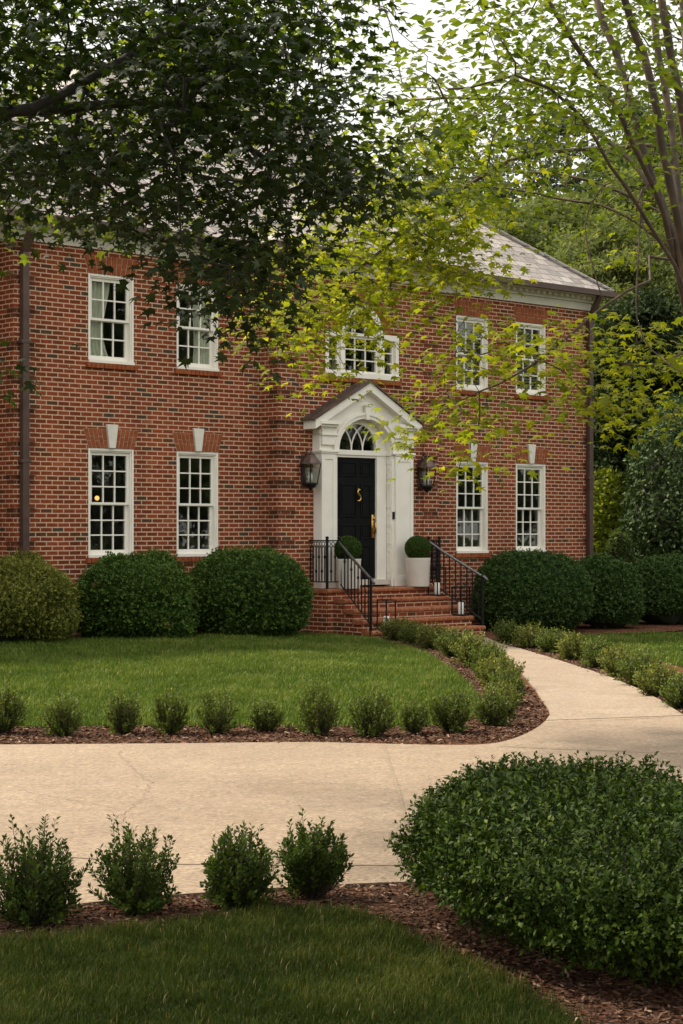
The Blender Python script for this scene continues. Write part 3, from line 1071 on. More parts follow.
def sash(bm, x0, x1, z0, z1, y, cols, rows, st=0.045, mt=0.02, d=0.035, bot=None):
    bot = bot or st
    box(bm, x0, x0 + st, y, y + d, z0, z1)
    box(bm, x1 - st, x1, y, y + d, z0, z1)
    box(bm, x0 + st, x1 - st, y + 0.002, y + d, z0, z0 + bot)
    box(bm, x0 + st, x1 - st, y + 0.002, y + d, z1 - st, z1)
    for i in range(1, cols):
        x = x0 + st + (x1 - x0 - 2 * st) * i / cols
        box(bm, x - mt / 2, x + mt / 2, y + 0.004, y + d - 0.008, z0 + bot, z1 - st)
    for j in range(1, rows):
        z = z0 + bot + (z1 - z0 - bot - st) * j / rows
        box(bm, x0 + st, x1 - st, y + 0.006, y + d - 0.01, z - mt / 2, z + mt / 2)


def window(a, b, z0, z1, rows, p=0.0):
    y = -p + 0.02
    fr = 0.055
    bm = bmesh.new()
    box(bm, a, a + fr, y, y + 0.12, z0, z1)
    box(bm, b - fr, b, y, y + 0.12, z0, z1)
    box(bm, a + fr, b - fr, y + 0.001, y + 0.12, z1 - fr, z1)
    box(bm, a + fr, b - fr, y + 0.001, y + 0.12, z0, z0 + 0.05)
    box(bm, a - 0.0, b + 0.0, y - 0.045, y - 0.001, z0 + 0.001, z0 + 0.045)
    # brick mould round the frame
    box(bm, a, a + 0.035, y - 0.018, y - 0.001, z0 + 0.046, z1)
    box(bm, b - 0.035, b, y - 0.018, y - 0.001, z0 + 0.046, z1)
    box(bm, a + 0.035, b - 0.035, y - 0.017, y - 0.001, z1 - 0.035, z1)
    w = obj("window", bm, M["white"], house, bevel=0.003)
    zm = (z0 + 0.05 + z1 - fr) / 2
    bm = bmesh.new()
    sash(bm, a + fr, b - fr, zm - 0.02, z1 - fr, y + 0.03, 3, rows, bot=0.035)
    obj("upper_sash", bm, M["white"], w)
    bm = bmesh.new()
    sash(bm, a + fr, b - fr, z0 + 0.05, zm + 0.015, y + 0.068, 3, rows, bot=0.065)
    obj("lower_sash", bm, M["white"], w)
    bm = bmesh.new()
    box(bm, a + fr + 0.02, b - fr - 0.02, y + 0.05, y + 0.054, zm, z1 - fr - 0.02)
    box(bm, a + fr + 0.02, b - fr - 0.02, y + 0.088, y + 0.092, z0 + 0.08, zm - 0.004)
    obj("pane", bm, M["glass"], w)
    return w


for a, b in WX:
    window(a, b, *LOZ, 3)
    jack_arch(a, b, LOZ[1], 0.285)
    sill_course(a, b, LOZ[0])
    window(a, b, *UPZ, 2)
    jack_arch(a, b, UPZ[1], 0.27, False)
    sill_course(a, b, UPZ[0])


def arc(cx, cz, rx, rz, a0, a1, n):
    return [(cx + rx * math.cos(a0 + (a1 - a0) * i / n), cz + rz * math.sin(a0 + (a1 - a0) * i / n)) for i in range(n + 1)]


def band(bm, inner, outer, y0, y1):
    """solid between two open polylines in the x-z plane"""
    for (i0, i1, o0, o1) in zip(inner, inner[1:], outer, outer[1:]):
        v = [bm.verts.new((x, y, z)) for y in (y0, y1) for x, z in (i0, i1, o1, o0)]
        for q in ((0, 1, 2, 3), (7, 6, 5, 4), (0, 4, 5, 1), (1, 5, 6, 2), (2, 6, 7, 3), (3, 7, 4, 0)):
            bm.faces.new([v[k] for k in q])
    bmesh.ops.remove_doubles(bm, verts=bm.verts[:], dist=1e-5)


# Palladian window
y = -PB + 0.015
bm = bmesh.new()
a, b, z0, z1 = pal
for x0, x1 in ((a, a + 0.075), (b - 0.075, b), (PALC - 0.5, PALC - 0.4), (PALC + 0.4, PALC + 0.5)):
    box(bm, x0, x1, y - 0.03, y + 0.12, z0, z1)
for x0, x1 in ((a - 0.002, PALC - 0.44), (PALC + 0.44, b + 0.002)):
    box(bm, x0, x1, y - 0.034, y + 0.121, z1 - 0.075, z1 + 0.02)
box(bm, a - 0.005, b + 0.005, y - 0.05, y + 0.12, z0 - 0.01, z0 + 0.075)
box(bm, PALC - 0.4, PALC + 0.4, y - 0.012, y + 0.1, z1 - 0.04, z1 + 0.01)
band(bm, arc(PALC, z1, 0.36, 0.36, 0, math.pi, 20), arc(PALC, z1, 0.47, 0.475, 0, math.pi, 20), y - 0.03, y + 0.12)
pw = obj("arched_window", bm, M["white"], house, bevel=0.003)
bm = bmesh.new()
sash(bm, PALC - 0.4, PALC + 0.4, z0 + 0.075, z1 - 0.04, y + 0.03, 3, 3, 0.04)
obj("sash", bm, M["white"], pw)
for x0, x1 in ((a + 0.075, PALC - 0.5), (PALC + 0.5, b - 0.075)):
    bm = bmesh.new()
    sash(bm, x0, x1, z0 + 0.075, z1 - 0.075, y + 0.03, 1, 3, 0.03)
    obj("sidelight", bm, M["white"], pw)
bm = bmesh.new()
for x, hh in ((-0.12, 0.34), (0.12, 0.34)):
    box(bm, PALC + x - 0.011, PALC + x + 0.011, y + 0.035, y + 0.06, z1 + 0.011, z1 + hh - 0.01)
band(bm, arc(PALC, z1 + 0.01, 0.17, 0.17, 0, math.pi, 14), arc(PALC, z1 + 0.01, 0.19, 0.19, 0, math.pi, 14), y + 0.036, y + 0.058)
obj("fan_muntin", bm, M["white"], pw)
bm = bmesh.new()
box(bm, a + 0.08, b - 0.08, y + 0.07, y + 0.074, z0 + 0.08, z1 - 0.03)
prism(bm, arc(PALC, z1 - 0.02, 0.38, 0.38, 0, math.pi, 20), y + 0.07, y + 0.074)
obj("pane", bm, M["glass"], pw)
# brick arch over it, closing the square head of the opening
bm = bmesh.new()
band(bm, arc(PALC, z1, 0.476, 0.48, 0, math.pi, 18), arc(PALC, z1, 0.66, 0.66, 0, math.pi, 18), -PB - 0.008, -PB + 0.1)
obj("arch_course", bm, M["brick_arch"], house)
sill_course(a, b, z0 - 0.01, PB)

# cornice with dentils, gutter, roof
OV = 0.32
EZ = WTOP + 0.3


def outline(off):
    """outline of the house front in plan, offset outwards"""
    return [(XL - off, DEP), (XL - off, -off), (BL - off, -off), (BL - off, -PB - off), (BR_ + off, -PB - off), (BR_ + off, -off), (XR + off, -off), (XR + off, DEP)]


def ring_band(bm, o0, o1, z0, z1):
    A, B = outline(o0), outline(o1)
    for i in range(len(A) - 1):
        v = [bm.verts.new((*q, z)) for z in (z0, z1) for q in (A[i], A[i + 1], B[i + 1], B[i])]
        for q in ((0, 1, 2, 3), (7, 6, 5, 4), (0, 4, 5, 1), (1, 5, 6, 2), (2, 6, 7, 3), (3, 7, 4, 0)):
            bm.faces.new([v[k] for k in q])


bm = bmesh.new()
ring_band(bm, -0.02, 0.03, WTOP - 0.02, WTOP + 0.12)
ring_band(bm, -0.02, 0.075, WTOP + 0.12, WTOP + 0.165)
ring_band(bm, -0.02, OV - 0.04, WTOP + 0.22, WTOP + 0.3)
ring_band(bm, -0.02, 0.1, WTOP + 0.165, WTOP + 0.22)
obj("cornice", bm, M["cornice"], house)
for x0, x1, yy in ((XL, BL - 0.15, 0.0), (BL, BR_, -PB), (BR_ + 0.15, XR, 0.0)):
    bm = bmesh.new()
    n = int((x1 - x0) / 0.16)
    for i in range(n + 1):
        x = x0 + (x1 - x0) * i / n
        box(bm, x - 0.035, x + 0.035, yy - 0.175, yy - 0.101, WTOP + 0.167, WTOP + 0.219)
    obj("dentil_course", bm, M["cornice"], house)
bm = bmesh.new()
ring_band(bm, OV - 0.039, OV + 0.06, WTOP + 0.23, WTOP + 0.33)
obj("gutter", bm, M["gutter"], house)

RP = 0.75
RB = WTOP + 0.3
o_ = OV + 0.03


def roof_mesh(pl_list):
    bm = bmesh.new()
    lay = bm.loops.layers.uv.new("UVMap")
    for pts in pl_list:
        vs = [bm.verts.new(q) for q in pts]
        f = bm.faces.new(vs)
        f.normal_update()
        n = f.normal
        if n.z < 0:
            f.normal_flip()
            n = -n
        hx = Vector((n.y, -n.x, 0)).normalized() if abs(n.z) < 0.99 else Vector((1, 0, 0))
        up = n.cross(hx)
        if up.z < 0:
            up = -up
        for l in f.loops:
            l[lay].uv = (l.vert.co.dot(hx), l.vert.co.dot(up))
    me = bpy.data.meshes.new("roof")
    bm.to_mesh(me)
    bm.free()
    me.materials.append(M["roof"])
    o = bpy.data.objects.new("roof", me)
    md = o.modifiers.new("thick", "SOLIDIFY")
    md.thickness = 0.05
    md.offset = -1
    return link(o, house)


half = (DEP + 2 * o_) / 2
rz = RB + half * RP
x0, x1 = XL - o_, XR + o_
y0, y1 = -o_, DEP + o_
xm0, xm1 = x0 + half, x1 - half
ym = (y0 + y1) / 2
pb0, pb1, pby = BL - o_, BR_ + o_, -PB - o_
bw = (pb1 - pb0) / 2
# the bay carries its own low hip that runs back into the main slope
bzr = RB + bw * RP * 0.62
by_top = y0 + (bzr - RB) / RP
wx0, wx1 = XL - 5.2, XL + 4.0
wy0, wyr = 0.36 - o_, 3.7
wzr = RB + (wyr - wy0) * RP
roof_mesh([
    [(wx0, wy0, RB), (wx1, wy0, RB), (wx1, wyr, wzr), (wx0, wyr, wzr)],
    [(wx0, 2 * wyr - wy0, RB), (wx0, wyr, wzr), (wx1, wyr, wzr), (wx1, 2 * wyr - wy0, RB)],
])
bm = bmesh.new()
box(bm, XL - 5.1, XL - 0.03, 0.36 - 0.1, 0.355, WTOP, WTOP + 0.22)
obj("cornice", bm, M["cornice"], house)
bm = bmesh.new()
box(bm, XL - 5.2, XL - OV - 0.07, wy0 - 0.05, wy0 + 0.03, WTOP + 0.23, WTOP + 0.33)
obj("gutter", bm, M["gutter"], house)
bm = bmesh.new()
prism_x(bm, [(0.37, ZB), (7.0, ZB), (7.0, WTOP + 0.2), (wyr, wzr - 0.15), (0.37, WTOP + 0.2)], XL - 5.0, XL - 4.8)
obj("wing_wall", bm, M["brick"], house)
roof = roof_mesh([
    [(x0, y0, RB), (pb0, y0, RB), (pb0 + bw, by_top, bzr), (pb1, y0, RB), (x1, y0, RB), (xm1, ym, rz), (xm0, ym, rz)],
    [(x1, y0, RB), (x1, y1, RB), (xm1, ym, rz)],
    [(x1, y1, RB), (x0, y1, RB), (xm0, ym, rz), (xm1, ym, rz)],
    [(x0, y1, RB), (x0, y0, RB), (xm0, ym, rz)],
    [(pb0, pby, RB + 0.002), (pb1, pby, RB + 0.002), (pb0 + bw, by_top - 0.25, bzr)],
    [(pb0, pby, RB + 0.002), (pb0 + bw, by_top - 0.25, bzr), (pb0 + bw, by_top, bzr), (pb0, y0, RB)],
    [(pb1, pby, RB + 0.002), (pb1, y0, RB), (pb0 + bw, by_top, bzr), (pb0 + bw, by_top - 0.25, bzr)],
])
bm = bmesh.new()
tube(bm, [(x1 - 0.02, y0 + 0.02, RB + 0.03), (xm1, ym, rz + 0.03)], 0.045, 8)
tube(bm, [(x0 + 0.02, y0 + 0.02, RB + 0.03), (xm0, ym, rz + 0.03)], 0.045, 8)
tube(bm, [(xm0, ym, rz + 0.03), (xm1, ym, rz + 0.03)], 0.05, 8)
obj("ridge_cap", bm, M["roof"], house)

# downspouts
for xx, top in ((XL + 0.12, WTOP), (XR - 0.06, WTOP)):
    bm = bmesh.new()
    box(bm, xx - 0.055, xx + 0.055, -0.125, -0.03, ZB + 0.2, WTOP - 0.2)
    for zz in (0.9, 2.6, 4.3):
        box(bm, xx - 0.085, xx + 0.085, -0.13, -0.024, zz, zz + 0.05)
    prism_x(bm, [(-0.125, WTOP - 0.2), (-0.03, WTOP - 0.2), (-OV + 0.04, WTOP + 0.24), (-OV - 0.04, WTOP + 0.24)], xx - 0.055, xx + 0.055)
    obj("downspout", bm, M["gutter"], house, bevel=0.008)

# ---------------- doorway: pilasters, arch, pediment
PX = -0.03
SP = 2.95          # springing height
IA, IB = 0.62, 0.51  # opening half width and rise
yF, yD, yW = -PF, -PD, -PB
bm = bmesh.new()
LZ = 0.72
for sg in (-1, 1):
    x0, x1 = (PX - 1.0, PX - IA - 0.06) if sg < 0 else (PX + IA + 0.06, PX + 1.1)
    box(bm, x0, x1, yF, yW - 0.002, LZ, SP - 0.08)                      # pilaster
    i0, i1 = (PX - IA - 0.06, PX - IA - 0.004) if sg < 0 else (PX + IA + 0.004, PX + IA + 0.06)
    box(bm, i0, i1, yF + 0.026, yW - 0.002, LZ, SP - 0.08)                # inner jamb strip
    box(bm, x0 - 0.025, x1 + 0.02, yF - 0.03, yF + 0.02, LZ + 0.001, LZ + 0.13)  # plinth
    box(bm, x0 - 0.012, x1 + 0.01, yF - 0.015, yF + 0.02, LZ + 0.131, LZ + 0.17)
    # raised stiles leave an inset panel
    box(bm, x0 + 0.001, x0 + 0.07, yF - 0.012, yF - 0.0005, LZ + 0.17, SP - 0.1)
    box(bm, x1 - 0.07, x1 - 0.001, yF - 0.012, yF - 0.0005, LZ + 0.17, SP - 0.1)
    box(bm, x0 + 0.07, x1 - 0.07, yF - 0.011, yF - 0.0005, SP - 0.17, SP - 0.1)
    # necking, impost mouldings
    box(bm, x0 - 0.015, x1 + 0.015, yF - 0.02, yW - 0.002, SP - 0.08, SP - 0.055)
    box(bm, x0 - 0.03, x1 + 0.075, yF - 0.035, yW - 0.002, SP - 0.055, SP - 0.02) if sg < 0 else box(bm, x0 - 0.075, x1 + 0.03, yF - 0.035, yW - 0.002, SP - 0.055, SP - 0.02)
    box(bm, x0, x1, yF - 0.02, yW - 0.002, SP + 0.06, SP + 0.21)
    box(bm, x0 - 0.02, x1 + 0.02, yF - 0.045, yW - 0.002, SP + 0.21, SP + 0.24)
    box(bm, x0, x1, yF - 0.025, yW - 0.002, SP + 0.24, SP + 0.31)
    for k, (zz0, zz1, e) in enumerate(((0.31, 0.345, 0.03), (0.345, 0.385, 0.07), (0.385, 0.44, 0.11))):
        box(bm, x0 - e, x1 + (e if sg > 0 else 0.0), yF - e, yW - 0.002, SP + zz0, SP + zz1) if sg < 0 else box(bm, x0, x1 + e, yF - e, yW - 0.002, SP + zz0, SP + zz1)
surround = obj("door_surround", bm, M["white"], house, bevel=0.004)
# arch plate that fills the pediment
EAV, APX, HWD = 3.40, 4.06, 1.22
left = [(PX - 1.02, SP - 0.02), (PX - 1.02, EAV), (PX, APX - 0.1)]
A = arc(PX, SP - 0.02, IA, IB + 0.02, math.pi, 0, 28)
bm = bmesh.new()
outp = [(PX - 1.02, SP - 0.02), (PX - 1.02, EAV - 0.03)]
for i in range(1, 14):
    f = i / 14
    outp.append((PX - 1.02 + 1.02 * f, EAV - 0.03 + (APX - 0.1 - EAV + 0.03) * f))
outp += [(PX, APX - 0.1)] + [(2 * PX - x, z) for x, z in outp[::-1]]
# match the two polylines point for point
m = len(outp)
inn = arc(PX, SP - 0.02, IA, IB + 0.02, math.pi, 0, m - 1)
band(bm, inn, outp, yF + 0.02, yW - 0.002)
obj("tympanum", bm, M["white"], surround)
bm = bmesh.new()
band(bm, arc(PX, SP - 0.02, IA - 0.001, IB + 0.019, math.pi, 0, 30), arc(PX, SP - 0.02, IA + 0.1, IB + 0.1, math.pi, 0, 30), yF - 0.012, yF + 0.0195)
band(bm, arc(PX, SP - 0.02, IA + 0.07, IB + 0.075, math.pi, 0, 30), arc(PX, SP - 0.02, IA + 0.115, IB + 0.118, math.pi, 0, 30), yF - 0.03, yF - 0.0125)
obj("archivolt", bm, M["white"], surround)
bm = bmesh.new()
prism(bm, [(PX - 0.035, SP + IB - 0.02), (PX + 0.035, SP + IB - 0.02), (PX + 0.055, SP + IB + 0.2), (PX - 0.055, SP + IB + 0.2)], yF - 0.05, yF + 0.0)
prism(bm, [(PX - 0.065, SP + IB + 0.2), (PX + 0.065, SP + IB + 0.2), (PX + 0.065, SP + IB + 0.225), (PX - 0.065, SP + IB + 0.225)], yF - 0.065, yF + 0.0)
obj("keystone", bm, M["white"], surround, bevel=0.004)
# vault and reveals going back to the door plane
bm = bmesh.new()
band(bm, arc(PX, SP - 0.02, IA - 0.002, IB + 0.018, math.pi, 0, 28), arc(PX, SP - 0.02, IA + 0.05, IB + 0.07, math.pi, 0, 28), yF + 0.03, yD + 0.06)
for sg in (-1, 1):
    xa, xb = (PX - IA - 0.05, PX - IA) if sg < 0 else (PX + IA, PX + IA + 0.05)
    box(bm, xa, xb, yF + 0.031, yD + 0.06, LZ + 0.05, SP - 0.021)
    xi = PX + sg * IA
    for z0, z1 in ((0.95, 1.32), (1.42, 1.62), (1.72, 1.92), (2.02, 2.42), (2.5, 2.68), (2.74, 2.86)):
        # raised mouldings frame the reveal's small panels
        e = -0.012 * sg
        ya, yb = yF + 0.045, yD - 0.035
        lo, hi = sorted((xi + e, xi - 0.0005 * sg))
        box(bm, lo, hi, ya, ya + 0.022, z0, z1)
        box(bm, lo, hi, yb - 0.022, yb, z0, z1)
        box(bm, lo, hi, ya + 0.022, yb - 0.022, z0, z0 + 0.022)
        box(bm, lo, hi, ya + 0.022, yb - 0.022, z1 - 0.022, z1)
    lo, hi = sorted((xi - 0.025 * sg, xi - 0.0005 * sg))
    box(bm, lo, hi, yF + 0.032, yD - 0.001, SP - 0.075, SP - 0.022)
obj("reveal", bm, M["white"], surround)
# door frame, transom, fanlight wall
DL, DR, DB, DT = PX - 0.53, PX + 0.385, 0.86, 2.83
bm = bmesh.new()
box(bm, DR, PX + IA - 0.013, yD - 0.03, yD + 0.06, LZ + 0.05, SP - 0.08)
box(bm, PX - IA + 0.013, DL, yD - 0.03, yD + 0.06, LZ + 0.05, SP - 0.08)
box(bm, DL, DR, yD - 0.02, yD + 0.06, DT, SP - 0.081)
box(bm, PX - IA + 0.013, PX + IA - 0.013, yD - 0.045, yD + 0.06, SP - 0.08, SP + 0.0)
FR = 0.455
FC = PX - 0.045
band(bm, arc(FC, SP, FR - 0.02, FR - 0.01, math.pi, 0, 28), arc(PX, SP - 0.02, IA - 0.003, IB + 0.0165, math.pi, 0, 28), yD - 0.01, yD + 0.06)
band(bm, arc(FC, SP, FR - 0.035, FR - 0.03, math.pi, 0, 28), arc(FC, SP, FR + 0.015, FR + 0.02, math.pi, 0, 28), yD - 0.03, yD - 0.011)
frame = obj("door_frame", bm, M["white"], surround, bevel=0.003)
# gothic tracery of the fanlight
bm = bmesh.new()


def trac(cx, r, a0, a1):
    pts = [(cx + r * math.cos(a), SP + r * math.sin(a)) for a in [a0 + (a1 - a0) * i / 24 for i in range(25)]]
    pts = [p for p in pts if (p[0] - FC) ** 2 / (FR - 0.02) ** 2 + (p[1] - SP) ** 2 / (FR - 0.01) ** 2 < 1.0]
    if len(pts) > 1:
        tube(bm, [(x, yD + 0.0, z) for x, z in pts], 0.013, 6)


for cx in (-0.27, 0.0, 0.27):
    pass
trac(FC - 0.127 - 0.45, 0.45, 0, 1.5)
trac(FC + 0.127 - 0.45, 0.45, 0, 1.5)
trac(FC + 0.127 + 0.45, 0.45, math.pi, math.pi - 1.5)
trac(FC - 0.127 + 0.45, 0.45, math.pi, math.pi - 1.5)
obj("tracery", bm, M["white"], surround)
bm = bmesh.new()
prism(bm, arc(FC, SP - 0.005, FR, FR, math.pi, 0, 24), yD + 0.03, yD + 0.035)
obj("fanlight_pane", bm, M["glass"], surround)
# dark hall behind the fanlight
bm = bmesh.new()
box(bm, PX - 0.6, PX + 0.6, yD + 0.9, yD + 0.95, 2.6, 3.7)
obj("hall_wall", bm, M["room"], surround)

# the door leaf
bm = bmesh.new()
box(bm, DL, DR, yD + 0.012, yD + 0.055, DB, DT)
rows = [(2.52, 2.76), (1.86, 2.4), (1.5, 1.74), (1.0, 1.4)]
cols = [(DL + 0.11, PX - 0.05), (PX + 0.045, DR - 0.11)]
door = obj("front_door", bm, M["black"], house)
for z0, z1 in rows:
    for xa, xb in cols:
        bm = bmesh.new()
        t = 0.022
        box(bm, xa, xb, yD + 0.0, yD + 0.0115, z0, z0 + t)
        box(bm, xa, xb, yD + 0.0, yD + 0.0115, z1 - t, z1)
        box(bm, xa, xa + t, yD + 0.001, yD + 0.0115, z0 + t, z1 - t)
        box(bm, xb - t, xb, yD + 0.001, yD + 0.0115, z0 + t, z1 - t)
        box(bm, xa + 0.05, xb - 0.05, yD + 0.004, yD + 0.0115, z0 + 0.05, z1 - 0.05)
        obj("door_panel", bm, M["black"], door, bevel=0.003)
# brass numeral-shaped knocker and lock plate
bm = bmesh.new()
kx, kz = PX - 0.03, 2.2
tube(bm, [(kx + 0.045, yD - 0.03, kz + 0.105), (kx + 0.005, yD - 0.034, kz + 0.11), (kx - 0.03, yD - 0.034, kz + 0.08), (kx - 0.02, yD - 0.036, kz + 0.04),
          (kx + 0.03, yD - 0.036, kz + 0.0), (kx + 0.04, yD - 0.036, kz - 0.045), (kx + 0.005, yD - 0.034, kz - 0.078), (kx - 0.03, yD - 0.03, kz - 0.07)], [0.012, 0.015, 0.018, 0.02, 0.02, 0.018, 0.015, 0.01], 8)
tube(bm, [(kx, yD + 0.013, kz + 0.13), (kx, yD - 0.034, kz + 0.105)], 0.014, 8)
obj("door_knocker", bm, M["brass"], door, True)
bm = bmesh.new()
box(bm, DR - 0.095, DR - 0.03, yD - 0.012, yD + 0.0115, 1.52, 1.9)
lathe(bm, [(0.024, 1.82), (0.024, 1.86)], DR - 0.062, yD - 0.02, 14)
tube(bm, [(DR - 0.062, yD - 0.012, 1.6), (DR - 0.062, yD - 0.065, 1.6), (DR - 0.062, yD - 0.075, 1.68), (DR - 0.062, yD - 0.06, 1.76), (DR - 0.062, yD - 0.012, 1.77)], 0.014, 8)
obj("door_handle", bm, M["brass"], door, True)
bm = bmesh.new()
box(bm, PX - IA + 0.02, PX + IA - 0.02, yD - 0.12, yD + 0.05, LZ + 0.03, DB - 0.02)
obj("threshold", bm, M["stone_sill"], house, bevel=0.006)
bm = bmesh.new()
box(bm, PX + IA + 0.012, PX + IA + 0.05, yF + 0.005, yF + 0.0295, 1.83, 1.95)
box(bm, PX + IA + 0.017, PX + IA + 0.045, yF + 0.001, yF + 0.0045, 1.9, 1.94)
obj("doorbell", bm, M["iron"], surround)

# pediment: raking cornices and copper roof
bm = bmesh.new()
for sg in (-1, 1):
    def RK(off0, off1, ya, yb, ext=0.0):
        pl = [(PX, APX - off0), (PX + sg * (HWD + ext), EAV - off0 + 0.005), (PX + sg * (HWD + ext), EAV - off1), (PX, APX - off1)]
        prism(bm, pl, ya, yb)
    RK(0.012, 0.15, yF - 0.1, yW - 0.002)
obj("raking_cornice", bm, M["white"], surround, bevel=0.004)
bm = bmesh.new()
for sg in (-1, 1):
    prism(bm, [(PX, APX + 0.02), (PX + sg * (HWD + 0.05), EAV + 0.005), (PX + sg * (HWD + 0.05), EAV - 0.012), (PX, APX - 0.011)], yF - 0.13, yW - 0.002)
    for k in range(1, 5):
        f = k / 5
        yy = yF - 0.13 + (yW - yF + 0.155) * f
        prism(bm, [(PX, APX + 0.04), (PX + sg * (HWD + 0.05), EAV + 0.025), (PX + sg * (HWD + 0.05), EAV + 0.004), (PX, APX + 0.019)], yy, yy + 0.012)
obj("porch_roof", bm, M["copper"], house)

# a warm lamp glowing in the first ground-floor room
lampw = hw(-4.62, -0.5, 0)
lamp = thing("wall_lamp", "small glowing orange lamp behind the leftmost ground floor window", "lamp", (lampw.x, lampw.y, 2.13), TH)
bm = bmesh.new()
bmesh.ops.create_icosphere(bm, subdivisions=2, radius=0.036)
obj("bulb", bm, M["bulb"], lamp, True)
bm = bmesh.new()
lathe(bm, [(0.025, -0.1), (0.012, -0.09), (0.012, -0.055), (0.03, -0.044)], 0, 0, 12)
tube(bm, [(0, 0, -0.1), (0, 0.12, -0.16), (0, 0.3, -0.12)], 0.01, 6)
obj("bracket", bm, M["brass"], lamp, True)

# curtains and blinds behind the upper panes
def curtain(s0, s1, z0, z1, sweep, label, gather=0.0):
    bm = bmesh.new()
    n = 48
    zs = [z0 + (z1 - z0) * k / 14 for k in range(15)]
    rows = []
    for z in zs:
        f = (z - z0) / (z1 - z0)
        w = (s1 - s0) * (1 - gather * math.sin(math.pi * min(1, f * 1.0)) * (1 - f))
        r = []
        for i in range(n + 1):
            t = i / n
            r.append(bm.verts.new(((s0 if sweep < 0 else s1 - w) + w * t, 0.17 + 0.025 * math.sin(t * 38 + f), z)))
        rows.append(r)
    for a_, b_ in zip(rows, rows[1:]):
        for i in range(n):
            bm.faces.new((a_[i], a_[i + 1], b_[i + 1], b_[i]))
    bmesh.ops.transform(bm, matrix=Matrix.Translation((0, 0, 0)), verts=bm.verts)
    o = obj("curtain", bm, M["cloth"], None, True)
    md = o.modifiers.new("thick", "SOLIDIFY")
    md.thickness = 0.006
    o.location = (0, Y0, 0)
    o.rotation_euler = (0, 0, TH)
    tag(o, label, "curtain")


curtain(-5.12, -4.62, 4.15, 5.42, -1, "cream curtain drawn to the left in the leftmost upper window", 0.5)
curtain(-3.05, -2.68, 4.15, 5.42, 1, "pale curtain at the right of the second upper window from the left", 0.2)


def blind(s0, s1, z0, z1, label):
    bm = bmesh.new()
    n = int((z1 - z0) / 0.05)
    for k in range(n):
        z = z0 + (z1 - z0) * k / n
        prism_x(bm, [(0.19, z), (0.23, z + 0.035), (0.233, z + 0.033), (0.193, z - 0.002)], s0, s1)
    box(bm, s0, s1, 0.18, 0.24, z1, z1 + 0.05)
    o = obj("window_blind", bm, M["blind"])
    o.location = (0, Y0, 0)
    o.rotation_euler = (0, 0, TH)
    tag(o, label, "blind")


blind(2.85, 3.56, 4.2, 5.34, "slatted blind in the upper window nearest the centre bay's right side")
blind(4.44, 5.15, 4.2, 5.34, "slatted blind in the upper window nearest the right corner")
# ------------------------------------------------------------------ steps, railings and what stands on them
P0, TR, RI, NL = 0.98, 0.235, 0.157, 5
gz = -0.12
noses = [(P0 + TR * i, 0.72 - RI * i) for i in range(NL)]


def half_w(i):
    return 1.19 + 0.028 * i


steps = thing("brick_steps", "red brick entrance steps with rounded tread edges below the front door", "steps", (0, Y0, 0), TH)
SC = AX + 0.05     # centre of the stair
LW = 1.36          # half width of the landing
bm = bmesh.new()
box(bm, SC - LW + 0.03, SC + LW - 0.03, -P0 + 0.03, -PB - 0.004, gz - 0.2, 0.72 - 0.075)
obj("landing_base", bm, M["brick"], steps)
for i in range(1, NL):
    p1, zt = noses[i]
    p0 = noses[i - 1][0]
    w = half_w(i)
    bm = bmesh.new()
    box(bm, SC - w + 0.025, SC + w - 0.025, -p1 + 0.03, -p0 + 0.029, gz - 0.2, zt - 0.07)
    obj("riser", bm, M["brick"], steps)


def tread(x0, x1, ya, yb, z, nose=True, ends=True):
    """brick-on-edge course with bullnosed front"""
    bm = bmesh.new()
    n = max(1, int((x1 - x0) / 0.102))
    w = (x1 - x0) / n
    box(bm, x0 + 0.012, x1 - 0.012, ya + 0.02, yb, z - 0.068, z - 0.004, 1)
    for k in range(n):
        a, b = x0 + k * w + 0.004, x0 + (k + 1) * w - 0.004
        dz = random.uniform(-0.003, 0.003)
        prof = [(ya + 0.02, z - 0.07), (ya + 0.003, z - 0.055), (ya, z - 0.03), (ya + 0.008, z - 0.01), (ya + 0.03, z + dz), (min(ya + 0.2, yb), z + dz), (min(ya + 0.2, yb), z - 0.069)]
        prism_x(bm, prof, a, b)
    yy = ya + 0.208
    while yy < yb - 0.05:
        ye = min(yy + 0.1, yb)
        for k in range(int((x1 - x0) / 0.21)):
            a = x0 + k * 0.21 + 0.004
            box(bm, a, a + 0.202, yy, ye - 0.007, z - 0.06, z + random.uniform(-0.003, 0.002))
        yy += 0.1
    return obj("tread", bm, [M["tread"], M["mortar"]], steps)


tread(SC - LW, SC + LW, -P0, -PB - 0.08, 0.72)
for i in range(1, NL):
    p1, zt = noses[i]
    tread(SC - half_w(i), SC + half_w(i), -p1, -noses[i - 1][0] + 0.025, zt)


